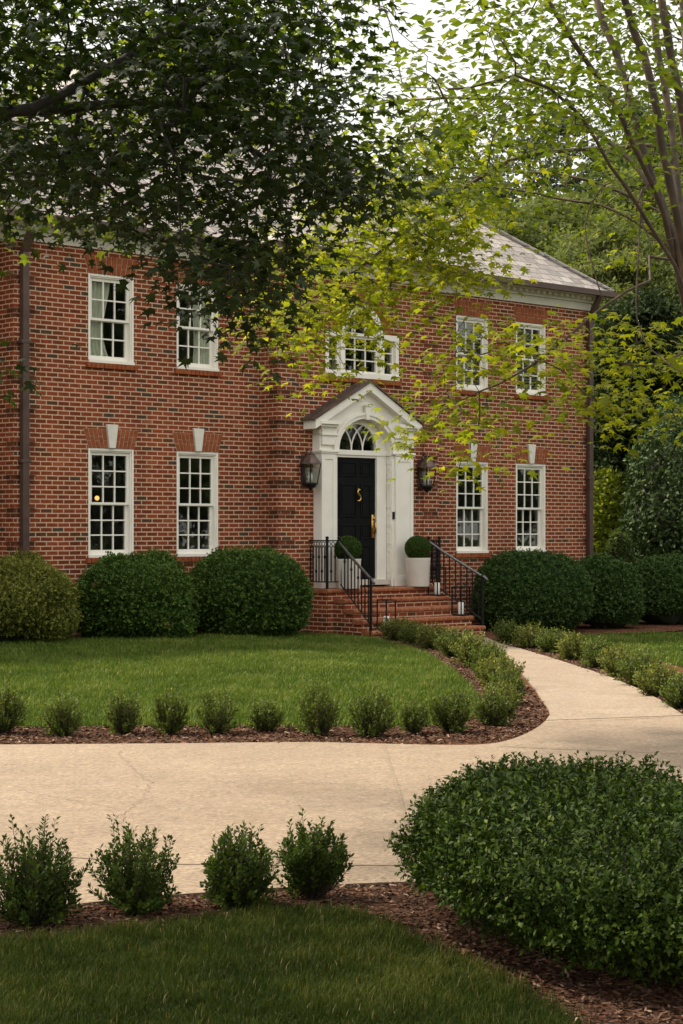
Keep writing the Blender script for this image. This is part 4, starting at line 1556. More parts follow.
def railing(sg, label):
    r = thing("iron_railing", label, "railing", (0, Y0, 0), TH, "railings beside the entrance steps")
    x_o = SC + sg * (LW - 0.07)
    x_i = SC + sg * (half_w(0) - 0.16)
    zb, zt = 0.72, 1.5
    yw, yf = -PB - 0.05, -P0 + 0.09
    # posts
    xb = SC + sg * (half_w(4) - 0.02)
    yb_ = -noses[4][0] + 0.06
    zbot = noses[4][1]
    for (px, py, z0, z1) in ((x_o, yf, zb, zt + 0.02), (x_i, yf, zb, zt + 0.02), (xb, yb_, zbot - (0.05 if sg > 0 else 0.2), zbot + 0.8)):
        bm = bmesh.new()
        box(bm, px - 0.016, px + 0.016, py - 0.016, py + 0.016, z0, z1)
        lathe(bm, [(0.026, z1), (0.03, z1 + 0.015), (0.012, z1 + 0.03)], px, py, 10)
        obj("post", bm, M["iron"], r)
    # top and bottom rails round the landing
    for zz, hh in ((zt - 0.03, 0.022), (zt - 0.125, 0.016), (zb + 0.1, 0.018)):
        xa, xc = sorted((x_o, x_i))
        bm = bmesh.new()
        box(bm, x_o - 0.012, x_o + 0.012, yf + 0.017, yw, zz, zz + hh)
        obj("rail", bm, M["iron"], r)
        bm = bmesh.new()
        box(bm, xa + 0.017, xc - 0.017, yf - 0.012, yf + 0.012, zz + 0.001, zz + hh - 0.001)
        obj("rail", bm, M["iron"], r)
    # rings between the two upper rails
    bm = bmesh.new()
    for k in range(7):
        yy = yw + (yf - yw) * (k + 0.5) / 7
        pts = [(x_o, yy + 0.032 * math.cos(a), zt - 0.07 + 0.032 * math.sin(a)) for a in [2 * math.pi * j / 12 for j in range(13)]]
        tube(bm, pts, 0.006, 5, False)
    for k in range(3):
        xx = x_o + (x_i - x_o) * (k + 0.5) / 3
        pts = [(xx + 0.032 * math.cos(a), yf, zt - 0.07 + 0.032 * math.sin(a)) for a in [2 * math.pi * j / 12 for j in range(13)]]
        tube(bm, pts, 0.006, 5, False)
    obj("ring_band", bm, M["iron"], r)

    def baluster(px, py, z0, z1, collar):
        bm = bmesh.new()
        box(bm, px - 0.0075, px + 0.0075, py - 0.0075, py + 0.0075, z0, z1)
        if collar:
            zc = z0 + (z1 - z0) * (0.3 if collar == 1 else 0.72)
            lathe(bm, [(0.008, zc - 0.03), (0.019, zc - 0.012), (0.019, zc + 0.012), (0.008, zc + 0.03)], px, py, 8)
        obj("baluster", bm, M["iron"], r)
    for k in range(6):
        baluster(x_o, yw + (yf - yw) * (k + 0.5) / 6.3, zb + 0.118, zt - 0.126, 1 + k % 2)
    for k in range(2):
        baluster(x_o + (x_i - x_o) * (k + 1) / 3, yf, zb + 0.118, zt - 0.126, 1 + k % 2)
    # sloping flight
    n = 9
    a0, a1 = Vector((x_i, yf, zt - 0.06)), Vector((xb, yb_, zbot + 0.8))
    for k in range(n):
        f = (k + 0.7) / (n + 0.4)
        q = a0.lerp(a1, f)
        low = zb + (zbot - zb) * f
        baluster(q.x, q.y, low + 0.09, q.z - 0.012, (1 + k % 2) if k % 2 else 0)
    bm = bmesh.new()
    tube(bm, [(x_i, yf, zb + 0.1), (xb, yb_, zbot + 0.09)], 0.011, 6)
    obj("rail", bm, M["iron"], r)
    bm = bmesh.new()
    d = (a1 - a0)
    pts = [a0 + Vector((0, 0.0, 0.03)), a0 + d * 0.05 + Vector((0, 0, 0.015)), a0 + d * 0.3, a0 + d * 0.6, a0 + d * 0.95 + Vector((0, 0, 0.0)), a0 + d * 1.05 + Vector((0, 0, 0.01)), a0 + d * 1.1 + Vector((0, 0, -0.015))]
    tube(bm, pts, 0.022, 8)
    obj("handrail", bm, M["rail_top"], r, True)
    return r


railing(-1, "black iron railing at the left of the brick steps, by the clipped shrub")
railing(1, "black iron railing at the right of the brick steps, by the wide hedge")


def wall_lantern(s, label):
    w = hw(s, PB + 0.005, 2.34)
    t = thing("wall_lantern", label, "lantern", tuple(w), TH, "lanterns beside the front door")
    y = -0.17
    bm = bmesh.new()
    box(bm, -0.05, 0.05, -0.02, 0.0, 0.02, 0.5)
    tube(bm, [(0, -0.015, 0.42), (0, -0.07, 0.56), (0, -0.14, 0.6), (0, y, 0.56), (0, y, 0.52)], 0.011, 8)
    tube(bm, [(0, -0.015, 0.1), (0, -0.08, 0.04), (0, y, 0.03)], 0.01, 8)
    obj("bracket", bm, M["lantern"], t)
    bm = bmesh.new()
    lathe(bm, [(0.175, 0.355), (0.17, 0.375), (0.13, 0.42), (0.085, 0.47), (0.075, 0.5), (0.08, 0.505), (0.03, 0.53), (0.012, 0.545)], 0, y, 8)
    obj("hood", bm, M["lantern"], t)
    bm = bmesh.new()
    for k in range(4):
        a = math.pi / 4 + k * math.pi / 2
        c, s2 = math.cos(a), math.sin(a)
        tube(bm, [(0.105 * c, y + 0.105 * s2, 0.05), (0.16 * c, y + 0.16 * s2, 0.358)], 0.009, 6)
    lathe(bm, [(0.02, -0.06), (0.035, -0.03), (0.075, -0.015), (0.1, 0.03), (0.12, 0.035), (0.12, 0.055), (0.1, 0.06)], 0, y, 8)
    obj("cage", bm, M["iron"], t)
    bm = bmesh.new()
    lathe(bm, [(0.085, 0.062), (0.13, 0.352)], 0, y, 4, False)
    obj("glass", bm, M["glass"], t)
    bm = bmesh.new()
    for k in range(3):
        a = k * 2.1
        lathe(bm, [(0.014, 0.061), (0.014, 0.17), (0.006, 0.19), (0.003, 0.215)], 0.03 * math.cos(a), y + 0.03 * math.sin(a), 8)
    obj("candle_sleeve", bm, M["wax"], t, True)


wall_lantern(-1.25, "copper wall lantern left of the white doorway")
wall_lantern(1.42, "copper wall lantern right of the white doorway")


# ---------------- shrubs
def lump_field(n, amp, sharp):
    B = rdir(n)
    A = RNG.uniform(0.3, 1.0, n) * amp

    def f(d):
        return (A[None, :] * np.exp(sharp * (d @ B.T - 1))).sum(1)
    return f


def superell(d, e):
    """radius of a unit superellipsoid along directions d"""
    return (np.abs(d) ** e).sum(1) ** (-1 / e)


def shrub_foliage(name, n, rad, lumps, e, size, tmpl, mat, parent, zoff, depth=0.12, low=-0.75, upright=0.4, jitter=0.6, fold=True, seedoff=0):
    d = rdir(int(n * 1.4))
    d = d[d[:, 2] > low][:n]
    n = len(d)
    r = superell(d, e) * (1 + lumps(d)) * (1 - np.abs(RNG.normal(0, depth, n)))
    R = np.array(rad)
    P = d * r[:, None] * R
    nrm = unit(d / R)
    P[:, 2] += zoff
    P[:, 2] = np.maximum(P[:, 2], 0.02)
    Nn = unit(nrm + RNG.normal(size=(n, 3)) * 0.45)
    D = unit(nrm * 0.55 + np.array((0, 0, upright)) + RNG.normal(size=(n, 3)) * jitter)
    S = RNG.uniform(size[0], size[1], n)
    patch = lumps(d)
    tone = np.zeros(n)
    for b in rdir(7):
        tone += RNG.uniform(-0.22, 0.25) * np.exp(9 * (d @ b - 1))
    rnd = np.clip(RNG.normal(0.45, 0.2, n) + tone, 0, 0.95)
    for b in rdir(5):
        rnd[((d @ b) > 0.9965) & (RNG.random(n) < 0.45)] = 1.0
    return leaves(name, P, D, Nn, S, tmpl, mat, parent, rnd)


def sprigs(name, n, per, ln, rad, lumps, e, size, tmpl, mat, parent, zoff, low=-0.5):
    """short leafy shoots that break the clipped outline"""
    d = rdir(n * 3)
    d = d[d[:, 2] > low][:n]
    n = len(d)
    r = superell(d, e) * (1 + lumps(d)) * 0.96
    R_s = np.array(rad)
    B = d * r[:, None] * R_s
    B[:, 2] += zoff
    ax = unit(unit(d / R_s) + np.array((0, 0, 0.5)) + RNG.normal(size=(n, 3)) * 0.35)
    L = ln * RNG.uniform(0.4, 1.25, n)
    f = (np.arange(per) + 0.5) / per
    P = (B[:, None, :] + ax[:, None, :] * (L[:, None] * f[None, :])[:, :, None]).reshape(-1, 3)
    A = np.repeat(ax, per, axis=0)
    o = unit(np.cross(A, RNG.normal(size=A.shape)))
    D = unit(A * 0.75 + o)
    Nn = unit(A + RNG.normal(size=A.shape) * 0.35)
    keep = P[:, 2] > 0.02
    S = RNG.uniform(size[0], size[1], len(P))
    rnd = np.clip(RNG.normal(0.55, 0.2, len(P)) + np.tile((f > 0.7) * 0.15, n), 0, 0.96)
    return leaves(name, P[keep], D[keep], Nn[keep], S[keep], tmpl, mat, parent, rnd[keep])


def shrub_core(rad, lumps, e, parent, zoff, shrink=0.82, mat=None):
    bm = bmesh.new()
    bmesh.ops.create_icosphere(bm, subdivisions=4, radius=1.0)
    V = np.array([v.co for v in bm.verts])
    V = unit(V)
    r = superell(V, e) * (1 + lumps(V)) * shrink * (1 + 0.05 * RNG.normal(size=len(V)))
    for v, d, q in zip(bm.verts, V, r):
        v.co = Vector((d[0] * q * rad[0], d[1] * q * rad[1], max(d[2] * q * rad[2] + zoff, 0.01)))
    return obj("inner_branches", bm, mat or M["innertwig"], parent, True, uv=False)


def big_shrub(name, label, px0, px1, ytop, p, mat, n=42000, e=2.6, size=(0.028, 0.05), tmpl=DIAM, lum=(60, 0.14, 30), ry=None, bot=None, low=-0.8, depth=0.1, group=None, cat="shrub", zbase=None, upright=0.35):
    pc = (px0 + px1) / 2
    s, _ = fac(pc, HY, p)
    w = hw(s, p)
    Y = w.y
    rx = (px1 - px0) / 2 * Y / F
    ht = CAM + (HY - ytop) / F * Y - terr(w.x, w.y)
    t = thing(name, label, cat, (w.x, w.y, terr(w.x, w.y) - 0.02), 0.0, group)
    ry = ry or rx * 0.9
    rz = ht * 0.56
    zo = ht - rz
    lf = lump_field(*lum)
    k = 1 / (1.05 + lum[1] * 0.7)
    rad = (rx * k, ry * k, rz * k)
    shrub_core(rad, lf, e, t, zo)
    shrub_foliage("foliage", n, rad, lf, e, size, tmpl, mat, t, zo, depth, low, upright)
    sprigs("shoots", int(n / 22), 9, 0.1, rad, lf, e, size, tmpl, mat, t, zo, low * 0.7)
    bm = bmesh.new()
    for k in range(5):
        a = k * 1.26
        tube(bm, [(0.12 * math.cos(a), 0.12 * math.sin(a), 0.0), (0.3 * rx * math.cos(a), 0.3 * ry * math.sin(a), zo)], [0.03, 0.02], 6)
    obj("stem", bm, M["stem"], t, True)
    return t


big_shrub("boxwood_shrub", "olive green rounded boxwood at the far left beneath the downspout", -62, 77, 561, 1.05, M["leaf_boxyel"], e=2.9, low=-0.6)
big_shrub("boxwood_shrub", "deep green rounded boxwood under the leftmost ground floor window", 73, 190, 556, 1.1, M["leaf_box"], e=2.7)
big_shrub("boxwood_shrub", "largest rounded boxwood beside the left railing of the steps", 184, 312, 549.5, 1.15, M["leaf_box"], e=2.6, lum=(70, 0.09, 28))
big_shrub("boxwood_shrub", "low boxwood mound tucked between two taller rounded boxwoods", 156, 198, 582, 0.95, M["leaf_box"], n=12000, e=2.3)
big_shrub("yew_shrub", "smooth rounded dark green yew just right of the entrance steps", 473, 590, 551, 1.15, M["leaf_yew"], e=2.5, tmpl=NARROW, size=(0.035, 0.06), lum=(60, 0.06, 22))
big_shrub("yew_shrub", "middle dark green yew of the clump in front of the right corner", 560, 644, 554, 1.3, M["leaf_yew"], n=30000, e=2.3, tmpl=NARROW, size=(0.04, 0.065), lum=(12, 0.16, 9), low=-0.65)
big_shrub("yew_shrub", "bushy dark yew nearest the magnolia at the right edge", 620, 715, 553, 1.2, M["leaf_yew"], n=34000, e=2.3, tmpl=NARROW, size=(0.04, 0.065), lum=(14, 0.18, 9), low=-0.55)


# planters with topiary balls
def planter(s, p, h, r, label):
    w = hw(s, p, 0.722)
    bm = bmesh.new()
    lathe(bm, [(r * 0.9, 0.0), (r * 0.93, 0.01), (r, h - 0.03), (r * 1.02, h - 0.02), (r * 1.02, h), (r * 0.9, h), (r * 0.88, h - 0.06)], 0, 0, 32)
    o = obj("planter", bm, M["ceramic"], None, True)
    o.location = tuple(w)
    o.modifiers.new("es", "EDGE_SPLIT")
    return tag(o, label, "planter", "planters beside the front door")


def topiary(s, p, z, r, label):
    w = hw(s, p, z)
    t = thing("topiary_ball", label, "topiary", tuple(w), 0, "clipped balls in the white planters")
    lf = lump_field(8, 0.02, 5)
    shrub_core((r * 0.95, r * 0.95, r * 0.92), lf, 2.0, t, r * 0.93, 0.88)
    shrub_foliage("foliage", 7000, (r, r, r * 0.95), lf, 2.0, (0.018, 0.032), DIAM, M["leaf_box"], t, r * 0.95, 0.05, -0.9)
    bm = bmesh.new()
    tube(bm, [(0, 0, -0.06), (0, 0, r)], 0.02, 6)
    obj("stem", bm, M["stem"], t)


planter(0.86, 0.92, 0.47, 0.205, "round white planter right of the front door")
topiary(0.86, 0.92, 1.15, 0.205, "clipped green ball in the planter right of the front door")
planter(-0.74, 0.92, 0.47, 0.205, "round white planter left of the front door, behind the railing")
topiary(-0.74, 0.92, 1.15, 0.205, "clipped green ball in the planter behind the left railing")


# floor lanterns with candles on the step ends
def candle_lantern(s, p, z, label, clabel, h=0.46):
    w = hw(s, p, z + 0.002)
    t = thing("candle_lantern", label, "lantern", tuple(w), TH, "black candle lanterns on the steps")
    a = 0.1
    bm = bmesh.new()
    box(bm, -a, a, -a, a, 0.0, 0.02)
    obj("base", bm, M["iron"], t)
    for sx in (-1, 1):
        for sy in (-1, 1):
            bm = bmesh.new()
            box(bm, sx * a - 0.008, sx * a + 0.008, sy * a - 0.008, sy * a + 0.008, 0.021, h)
            obj("post", bm, M["iron"], t)
    bm = bmesh.new()
    box(bm, -a - 0.008, a + 0.008, -a - 0.008, -a + 0.008, h, h + 0.016)
    box(bm, -a - 0.008, a + 0.008, a - 0.008, a + 0.008, h, h + 0.016)
    box(bm, -a - 0.008, -a + 0.008, -a + 0.008, a - 0.008, h, h + 0.016)
    box(bm, a - 0.008, a + 0.008, -a + 0.008, a - 0.008, h, h + 0.016)
    pts = [(0.1 * math.cos(q), 0, h + 0.016 + 0.06 * math.sin(q)) for q in [math.pi * j / 10 for j in range(11)]]
    tube(bm, pts, 0.006, 6)
    obj("top_frame", bm, M["iron"], t)
    bm = bmesh.new()
    lathe(bm, [(0.045, 0.0), (0.047, 0.005), (0.047, 0.185), (0.04, 0.195), (0.01, 0.188)], 0, 0, 18)
    tube(bm, [(0, 0, 0.185), (0.003, 0, 0.205)], 0.003, 5)
    o = obj("candle", bm, M["wax"], None, True)
    o.location = (w.x, w.y, w.z + 0.021)
    tag(o, clabel, "candle", "white candles in the step lanterns")


candle_lantern(SC + half_w(1) - 0.2, noses[1][0] - 0.12, noses[1][1], "black frame lantern on the second step at the right, below the planter", "white candle in the upper lantern at the right end of the steps")
candle_lantern(SC + half_w(3) - 0.19, noses[3][0] - 0.12, noses[3][1], "black frame lantern on the low step at the right, beside the yew", "white candle in the lower lantern at the right end of the steps")
candle_lantern(SC - half_w(4) + 0.42, noses[4][0] - 0.12, noses[4][1], "black frame lantern at the left foot of the steps, behind the hedge", "white candle in the lantern at the left foot of the steps")


# ---------------- young boxwoods: a vase of twigs with leaves along them
def boxwood_parts(root, h, w, ntw, per, leaf, mat, stem_r=0.004, flat=0.0, base_gap=0.12, skirt=0.25, wild=0.03):
    lobes = [(RNG.uniform(0, 6.28), RNG.uniform(-0.22, 0.16)) for _ in range(4)]
    bmv = bmesh.new()
    P, D, Nn = [], [], []
    for k in range(ntw):
        a = RNG.uniform(0, 2 * math.pi)
        q = math.sqrt(RNG.uniform(0, 1))
        # dome-shaped tips, some shoots stand out
        hz = h * (1.0 - (0.5 - flat) * q ** 2.2) * RNG.uniform(0.72, 1.03)
        if RNG.random() < 0.06:
            hz *= 1.13
        rr = w * 0.5 * q * RNG.uniform(0.85, 1.08)
        lob = sum(v * math.exp(3 * (math.cos(a - a0) - 1)) for a0, v in lobes)
        rr *= 1 + lob
        hz *= 1 + 0.8 * lob * q
        b = np.array((0.12 * rr * math.cos(a), 0.12 * rr * math.sin(a), 0.0))
        t = np.array((rr * math.cos(a), rr * math.sin(a), hz))
        if RNG.random() < skirt:   # short low side shoots fill the skirt
            t[2] *= RNG.uniform(0.2, 0.7)
            t[:2] *= RNG.uniform(0.8, 1.15)
        if RNG.random() < wild:    # stray shoots
            t *= RNG.uniform(1.08, 1.3)
        m = b + (t - b) * 0.5 + np.array((math.cos(a), math.sin(a), 0)) * rr * 0.16
        pts = [b, b * 0.3 + m * 0.7 + np.array((0, 0, -0.01)), (m + t) / 2, t]
        tube(bmv, [tuple(x) for x in pts], [stem_r, stem_r * 0.7, stem_r * 0.5, stem_r * 0.3], 4, False)
        for j in range(per):
            f = base_gap + (1.0 - base_gap) * (j + RNG.random()) / per
            f = min(f, 1.0) ** 0.8
            x = (1 - f) ** 2 * b + 2 * f * (1 - f) * m + f * f * t
            tan = unit(((m - b) * (1 - f) + (t - m) * f)[None])[0]
            out = RNG.normal(size=3)
            out -= tan * out.dot(tan)
            out /= np.linalg.norm(out) + 1e-9
            P.append(x + out * 0.004)
            D.append(out * 0.8 + tan * 0.65 + np.array((0, 0, 0.15)))
            Nn.append(tan + RNG.normal(size=3) * 0.4)
    P, D, Nn = np.array(P), np.array(D), np.array(Nn)
    P[:, 2] = np.maximum(P[:, 2], 0.01)
    n = len(P)
    S = RNG.uniform(leaf * 0.7, leaf * 1.25, n)
    hh = np.clip(P[:, 2] / h, 0, 1)
    rnd = np.clip(RNG.normal(0.42, 0.2, n) + (RNG.random(n) < 0.05 * (hh > 0.75)) * 0.4, 0, 1)
    f = leaves("foliage", P, D, Nn, S, OVATE, mat, root, rnd)
    s = obj("stems", bmv, M["stem_dark"], root, True, uv=False)
    return f, s


fgs = [(35, 925, 112, 132, "leftmost of the near young boxwoods, wide and leaning right, cut by the photo's edge"),
       (137, 912, 104, 98, "loose young boxwood with thin splayed shoots, second of the near row"),
       (238, 907, 112, 96, "densest upright young boxwood of the near row, third along"),
       (313, 898, 102, 84, "vase shaped young boxwood on a bare stem, nearest the big holly")]
for i, (px, py, wpx, hpx, lab) in enumerate(fgs):
    x, y = G(px, py)
    t = thing("young_boxwood", lab, "shrub", (x, y, 0), RNG.uniform(0, 6), "young boxwoods along the near side of the drive")
    sc = y / F
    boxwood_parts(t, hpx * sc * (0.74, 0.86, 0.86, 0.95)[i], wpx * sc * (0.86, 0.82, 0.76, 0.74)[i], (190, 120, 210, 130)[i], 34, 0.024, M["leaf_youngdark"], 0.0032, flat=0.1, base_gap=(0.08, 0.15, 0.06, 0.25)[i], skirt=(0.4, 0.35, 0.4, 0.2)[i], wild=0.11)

# prototypes for the far rows
protos = []
for k in range(7):
    t = thing("young_boxwood", "x", "shrub", (0, 0, 0))
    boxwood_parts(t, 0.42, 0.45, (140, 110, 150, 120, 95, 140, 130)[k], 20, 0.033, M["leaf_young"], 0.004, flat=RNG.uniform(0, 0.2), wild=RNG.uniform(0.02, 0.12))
    protos.append(t)
hedge_protos = []
for k in range(6):
    t = thing("hedge_boxwood", "x", "shrub", (0, 0, 0))
    boxwood_parts(t, 0.5, 0.66, 210, 14, 0.042, (M["leaf_olive"], M["leaf_young"])[k % 2], 0.004, flat=0.12, base_gap=0.05)
    hedge_protos.append(t)
used = set()


def place(proto, x, y, sc, rz, label, group, zs=1.0):
    if proto.name not in used:
        used.add(proto.name)
        r = proto
    else:
        r = proto.copy()
        COL.objects.link(r)
        for ch in list(proto.children):
            c = ch.copy()
            COL.objects.link(c)
            c.parent = r
    r.location = (x, y, terr(x, y) - 0.005)
    r.rotation_euler = (RNG.normal(0, 0.07), RNG.normal(0, 0.07), rz)
    sc *= RNG.uniform(0.9, 1.12)
    r.scale = (sc, sc * RNG.uniform(0.9, 1.1), sc * zs)
    r["label"] = label
    r["group"] = group
    return r


ORD = ["first", "second", "third", "fourth", "fifth", "sixth", "seventh", "eighth", "ninth", "tenth", "eleventh", "twelfth", "thirteenth"]
row = [(3, 733, 44, 48), (65, 736, 46, 50), (124, 734, 40, 44), (168, 734, 42, 54), (216, 733, 44, 50), (267, 731, 40, 34), (320, 735, 42, 50), (369, 736, 42, 46), (413, 733, 36, 40), (452, 732, 40, 42)]
for k, (px, py, wp, hp) in enumerate(row):
    x, y = G(px, py)
    sc = wp * y / F / 0.40
    place(protos[k % 7], x, y, sc, RNG.uniform(0, 6), f"small grey green boxwood edging the front lawn, {ORD[k]} from the left of its straight row", "small boxwoods along the front edge of the lawn", hp / wp * 0.98)
# one more off the left edge keeps the row going
x, y = G(-48, 735)
place(protos[1], x, y, 0.95, 1.0, "small grey green boxwood edging the front lawn just outside the left of the photo", "small boxwoods along the front edge of the lawn")
hed = [(396, 640, 34, 26), (415, 644, 36, 28), (436, 649, 38, 32), (455, 657, 40, 34), (473, 667, 42, 36), (488, 678, 44, 40), (500, 690, 46, 42), (508, 704, 46, 44), (506, 716, 44, 44), (490, 725, 42, 40)]
for k, (px, py, wp, hp) in enumerate(hed):
    x, y = G(px, py)
    place(hedge_protos[k % 6], x, y, wp * y / F / 0.6, RNG.uniform(0, 6), f"hedge boxwood curving along the left of the walk, {ORD[k]} from the steps", "boxwoods hedging the left of the walk", hp / wp * 1.1)
rgt = [(509, 643, 32, 27), (531, 648, 34, 28), (553, 653, 36, 30), (575, 660, 38, 32), (598, 668, 40, 34), (621, 677, 42, 34), (641, 686, 44, 36), (661, 697, 46, 38), (682, 708, 50, 42), (712, 725, 52, 44)]
for k, (px, py, wp, hp) in enumerate(rgt):
    x, y = G(px, py)
    place(hedge_protos[(k + 1) % 6], x, y, wp * y / F / 0.6, RNG.uniform(0, 6), f"hedge boxwood along the right of the walk, {ORD[k]} from the steps", "boxwoods hedging the right of the walk", hp / wp * 1.1)

# ---------------- the big glossy bush in the foreground
bush = thing("holly_bush", "large glossy green holly bush in the right foreground with bare lower stems", "shrub", (1.02, 7.66, -0.03), math.radians(-71))
bush.rotation_euler = (0, 0.09, math.radians(-71))
lf = lump_field(140, 0.085, 60)
R_ = (1.0, 0.6, 0.275)
shrub_core((0.92, 0.5, 0.235), lf, 2.25, bush, 0.375, 0.74)
shrub_foliage("foliage", 72000, R_, lf, 2.25, (0.015, 0.027), OVATE, M["leaf_holly"], bush, 0.352, 0.15, -0.6, 0.35, 0.7)
sprigs("shoots", 2600, 10, 0.08, R_, lf, 2.25, (0.017, 0.03), OVATE, M["leaf_holly"], bush, 0.352, -0.45)
sk = Skeleton()
for k in range(13):
    a = k * 0.7 + 0.2
    ox = -0.7 + 1.4 * (k / 12)
    b0 = (ox + 0.06 * math.cos(a), 0.1 * math.sin(a), 0.0)
    sk.path([b0, (ox + 0.15 * math.cos(a), 0.22 * math.sin(a), 0.14), (ox + 0.3 * math.cos(a), 0.38 * math.sin(a), 0.28)], -1, 0.016, 0.009, 0.05, 0.004)
d = rdir(200)
d[:, 2] = np.abs(d[:, 2]) * 0.9 - 0.4
tg = unit(d) * np.array((0.78, 0.45, 0.22)) * RNG.uniform(0.75, 1.0, (200, 1)) + np.array((0, 0, 0.38))
tg[:, 2] = np.maximum(tg[:, 2], 0.09)
tips = sk.grow(tg, 0.0, 0.05)
sk.mesh("stems", M["stem"], bush, 0.0025, 2.2, 5)
# ------------------------------------------------------------------ the three near trees
def cluster_leaves(name, tips, per, spread, size, tmpl, mat, parent, droop=0.25, flat=0.5, jit=0.5):
    P0_ = np.repeat(np.array(tips), per, axis=0)
    n = len(P0_)
    off = RNG.normal(size=(n, 3)) * np.array((spread, spread, spread * flat))
    P = P0_ + off
    az = RNG.uniform(0, 2 * math.pi, n)
    D = unit(off * np.array((1, 1, 0.3)) / spread + np.stack([np.cos(az), np.sin(az), np.zeros(n)], 1) * 0.8) + np.array((0, 0, -droop)) + RNG.normal(size=(n, 3)) * 0.25
    Nn = np.stack([RNG.normal(0, jit, n), RNG.normal(0, jit, n), np.ones(n)], 1)
    S = RNG.uniform(size[0], size[1], n)
    base = np.repeat(RNG.normal(0, 0.13, len(tips)), per)
    rnd = np.clip(RNG.normal(0.45, 0.2, n) + base, 0, 1)
    return leaves(name, P, D, Nn, S, tmpl, mat, parent, rnd)


# maple with shade put into its leaf colour, trunk outside the left edge
maple = thing("maple_tree", "maple with leaves coloured as shaded, whose branches hang over the left half of the house", "tree", (-4.3, 8.9, 0))
LOC = np.array((-4.3, 8.9, 0.0))
sk = Skeleton()
tp = sk.path([(-4.3, 8.9, -0.1), (-4.25, 8.95, 1.2), (-4.1, 9.0, 2.4), (-4.0, 9.05, 3.4)], -1, 0.17, 0.12, 0.15)
W3 = lambda px, py, Y: tuple(W(px, py, Y))
sk.path([sk.p[tp], W3(-300, 150, 9.4), W3(-120, 128, 9.6), W3(0, 113, 9.8), W3(80, 108, 10.0), W3(150, 105, 10.2), W3(230, 108, 10.6)], tp, 0.075, 0.008, 0.15, 0.006)
sk.path([sk.p[tp], W3(-240, 60, 9.2), W3(-60, 112, 9.2), W3(30, 108, 9.3), W3(95, 75, 9.5), W3(170, 30, 9.8), W3(240, -20, 10)], tp, 0.06, 0.008, 0.15, 0.006)
sk.path([sk.p[tp], (-3.2, 8.8, 4.4), (-2.2, 8.9, 5.0), (-1.0, 9.2, 5.3), (-0.1, 9.6, 5.1)], tp, 0.07, 0.01, 0.15, 0.006)
sk.path([sk.p[tp], (-4.2, 8.2, 4.4), (-3.8, 7.6, 5.3), (-3.3, 7.0, 5.6)], tp, 0.06, 0.01, 0.15, 0.006)
sk.path([sk.p[tp], (-4.8, 9.8, 4.4), (-4.9, 10.6, 5.2)], tp, 0.06, 0.012, 0.15, 0.006)
sk.path([sk.p[tp], (-4.9, 8.4, 4.2), (-5.8, 8.0, 4.8)], tp, 0.06, 0.012, 0.15, 0.006)
P1 = [(-80, -80), (335, -80), (328, 15), (350, 70), (366, 125), (376, 165), (368, 192), (335, 212), (310, 240), (290, 262), (255, 278), (228, 288), (205, 278), (180, 255), (160, 244), (125, 228), (100, 212), (72, 188), (30, 185), (-80, 195)]
T = [sample_view(P1, 325, 9.0, 11.2)]
T.append(sample_view([(190, 262), (310, 240), (288, 280), (256, 300), (238, 312), (205, 305)], 20, 9.6, 11.0))
T.append(sample_view([(236, 315), (256, 315), (252, 345), (242, 348)], 2, 10.0, 10.6))
T.append(sample_view([(330, 170), (380, 170), (384, 200), (330, 222)], 10, 9.6, 10.8))
T.append(sample_view([(-45, 352), (-22, 350), (-20, 388), (-45, 395)], 3, 9.6, 10.2))
T.append(sample_view([(-80, 130), (90, 150), (120, 235), (60, 225), (-80, 235)], 26, 9.6, 11.4))
n = 170
T.append(np.stack([RNG.uniform(-6.2, -0.6, n), RNG.uniform(6.3, 9.6, n), RNG.uniform(4.4, 6.4, n)], 1))
n = 640
T.append(np.stack([RNG.uniform(-5.0, 3.6, n), RNG.uniform(-2.5, 7.0, n), RNG.uniform(4.6, 6.8, n)], 1))  # unseen canopy overhead, added to shade the foreground
TB = sample_view([(-80, -60), (330, -60), (350, 60), (372, 150), (340, 200), (290, 240), (200, 240), (100, 215), (-80, 235)], 120, 11.2, 13.4)
T.append(TB)
T = np.vstack(T)
# keep the off-frame part out of view of the photograph's gaps
tips = sk.grow(T, 0.05, 0.12)
for i in range(len(sk.p)):
    sk.p[i] = sk.p[i] - LOC
sk.mesh("trunk", M["bark_dark"], maple, 0.0035, 2.25, 6)
T = T[:-len(TB)]
cluster_leaves("sunlit_tint_leaves", TB - LOC, 20, 0.22, (0.06, 0.1), STAR, M["leaf_crape"], maple, 0.3, 0.5, 0.5)  # sunlight on the rear leaves is painted by a lighter leaf colour
cluster_leaves("crown", T - LOC, 34, 0.18, (0.052, 0.092), STAR7, M["leaf_shaded"], maple, 0.35, 0.5, 0.55)

# crape myrtle: many smooth stems fanning up at the right edge
CB = np.array((2.75, 13.3, 0.0))
crape = thing("crape_myrtle", "tan multi stemmed crape myrtle fanning up at the right edge of the garden", "tree", tuple(CB))
sk = Skeleton()
root = sk.path([(2.75, 13.3, -0.1), (2.72, 13.3, 0.5), (2.66, 13.3, 1.0)], -1, 0.13, 0.12, 0.15)
R0 = sk.p[root]


def stem(pts, r0, r1, start=None):
    s = root if start is None else start
    return sk.path([sk.p[s]] + [W3(*q) for q in pts], s, r0, r1, 0.14, 0.004)


